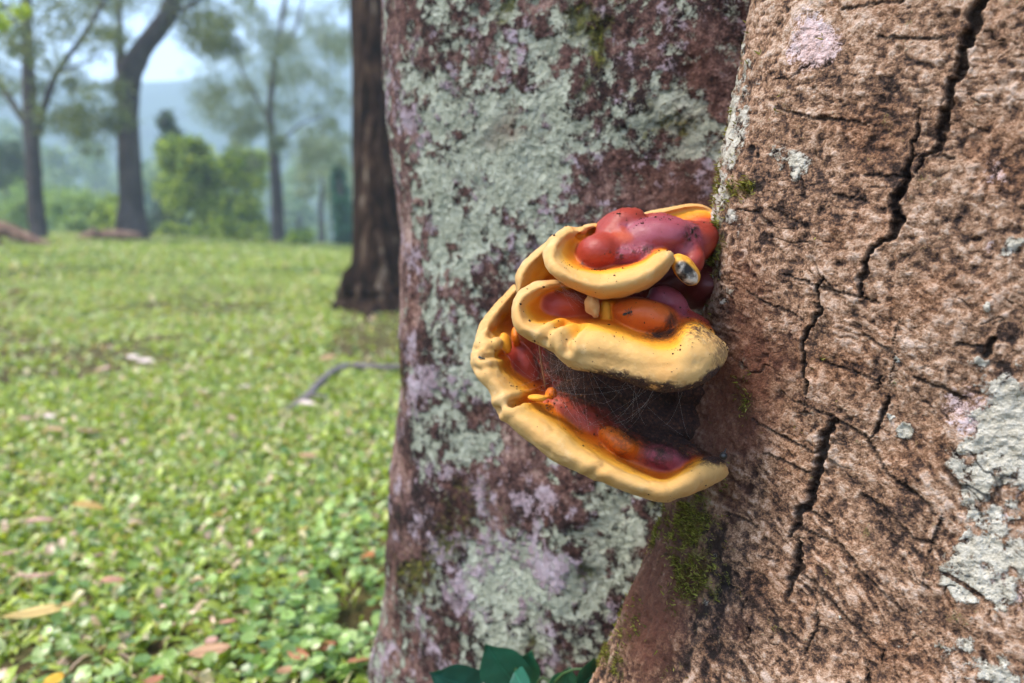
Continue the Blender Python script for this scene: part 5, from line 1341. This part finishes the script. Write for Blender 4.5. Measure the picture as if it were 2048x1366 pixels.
# gnarled root and low log on the left
M_ROOT = mat_plain('root_bark', [(0.3, srgb(70, 50, 40)), (0.5, srgb(118, 88, 70)), (0.7, srgb(168, 136, 112))], 7, .9, .2, .8, .03)
def gnarl():
    d = 12.0
    b, dd = on_ground(40, 500)
    e = empty('gnarled_root', b, 'big arched brown surface root on the lawn in front of the forked tree', 'root')
    for k, (pts, rad) in enumerate(((((-120, 470), (-40, 455), (10, 460), (50, 476), (95, 492), (160, 506), (215, 512)), (46, 40, 30, 24, 18, 10, 4)),
                       (((-80, 500), (-30, 496), (20, 500), (60, 505), (120, 508)), (26, 24, 20, 12, 5)), (((-20, 470), (8, 500), (14, 525), (22, 545)), (20, 14, 9, 4)))):
        V, Fq = tube([P(x, y, d) for x, y in pts], [r * .5 * d / F for r in rad], 16, .22, 20 + k, 60); part('root_arm', mesh_np('root_arm', V, Fq), M_ROOT, e)
gnarl()
b, dd = on_ground(215, 474)
lg = empty('low_log', P(215, 470, 14.2), 'low brown log lying on the rise below the leaning trunk', 'log')
V, Fq = tube([P(x, y, 14.2) for x, y in ((140, 484), (180, 474), (225, 471), (285, 472))], [r * .5 * 14.2 / F for r in (8, 22, 24, 14)], 14, .2, 31, 50); part('stem', mesh_np('stem', V, Fq), M_ROOT, lg)
V, Fq = tube([P(200, 472, 14.2), P(190, 462, 14.0), P(182, 456, 14.0)], [.05, .03, .015], 8, .1, 32, 12); part('branch_stub', mesh_np('branch_stub', V, Fq), M_ROOT, lg)

# pale things at the far lawn edge
M_PALE = mat_plain('pale_stone', [(0.3, srgb(176, 170, 172)), (0.7, srgb(220, 214, 214))], 5, .9, .2, .4, .02)
for x, y, w_, h_, lb in ((582, 500, 24, 16, 'pale rounded boulder at the foot of the weeping tree'), (684, 505, 30, 18, 'pale rounded boulder at the foot of the dark leafy column'), (640, 506, 34, 9, 'flat pale stone lying between the two pale boulders')):
    c = P(x, y, 18.5); s_ = 18.5 / F
    V, U = ellipsoid(c, [RT * w_ * .5 * s_, np.array([0, 1, 0]) * w_ * .45 * s_, np.array([0, 0, 1]) * h_ * .6 * s_], int(x), 28, 18, .22)
    bo = obj('boulder', mesh_np('boulder', V.reshape(-1, 3) - c, grid_faces(18, 28, True)), M_PALE); bo.location = c
    tag(bo, lb, 'boulder', 'pale stones at the far lawn edge')

# ------------------------------------------------------------------ haze
def haze():
    R = 460; z0, z1 = -30.0, 112.0
    V = np.array([(x, y, z) for z in (z0, z1) for x, y in ((-R, -R), (R, -R), (R, R), (-R, R))], float)
    Fq = np.array([(3, 2, 1, 0), (4, 5, 6, 7), (0, 1, 5, 4), (1, 2, 6, 5), (2, 3, 7, 6), (3, 0, 4, 7)])
    t = NT('haze_air')
    pv = t.n('ShaderNodeVolumePrincipled', {'Color': (0.72, 0.86, 1.0, 1), 'Density': HAZE_DENSITY, 'Anisotropy': 0.0})
    t.link(pv.outputs[0], t.out.inputs['Volume'])
    o = obj('haze', mesh_np('haze', V, Fq, smooth=False), t.m)
    tag(o, 'pale blue haze in the air over the valley', 'haze', kind='stuff')
HAZE_DENSITY = 0.0035
haze()
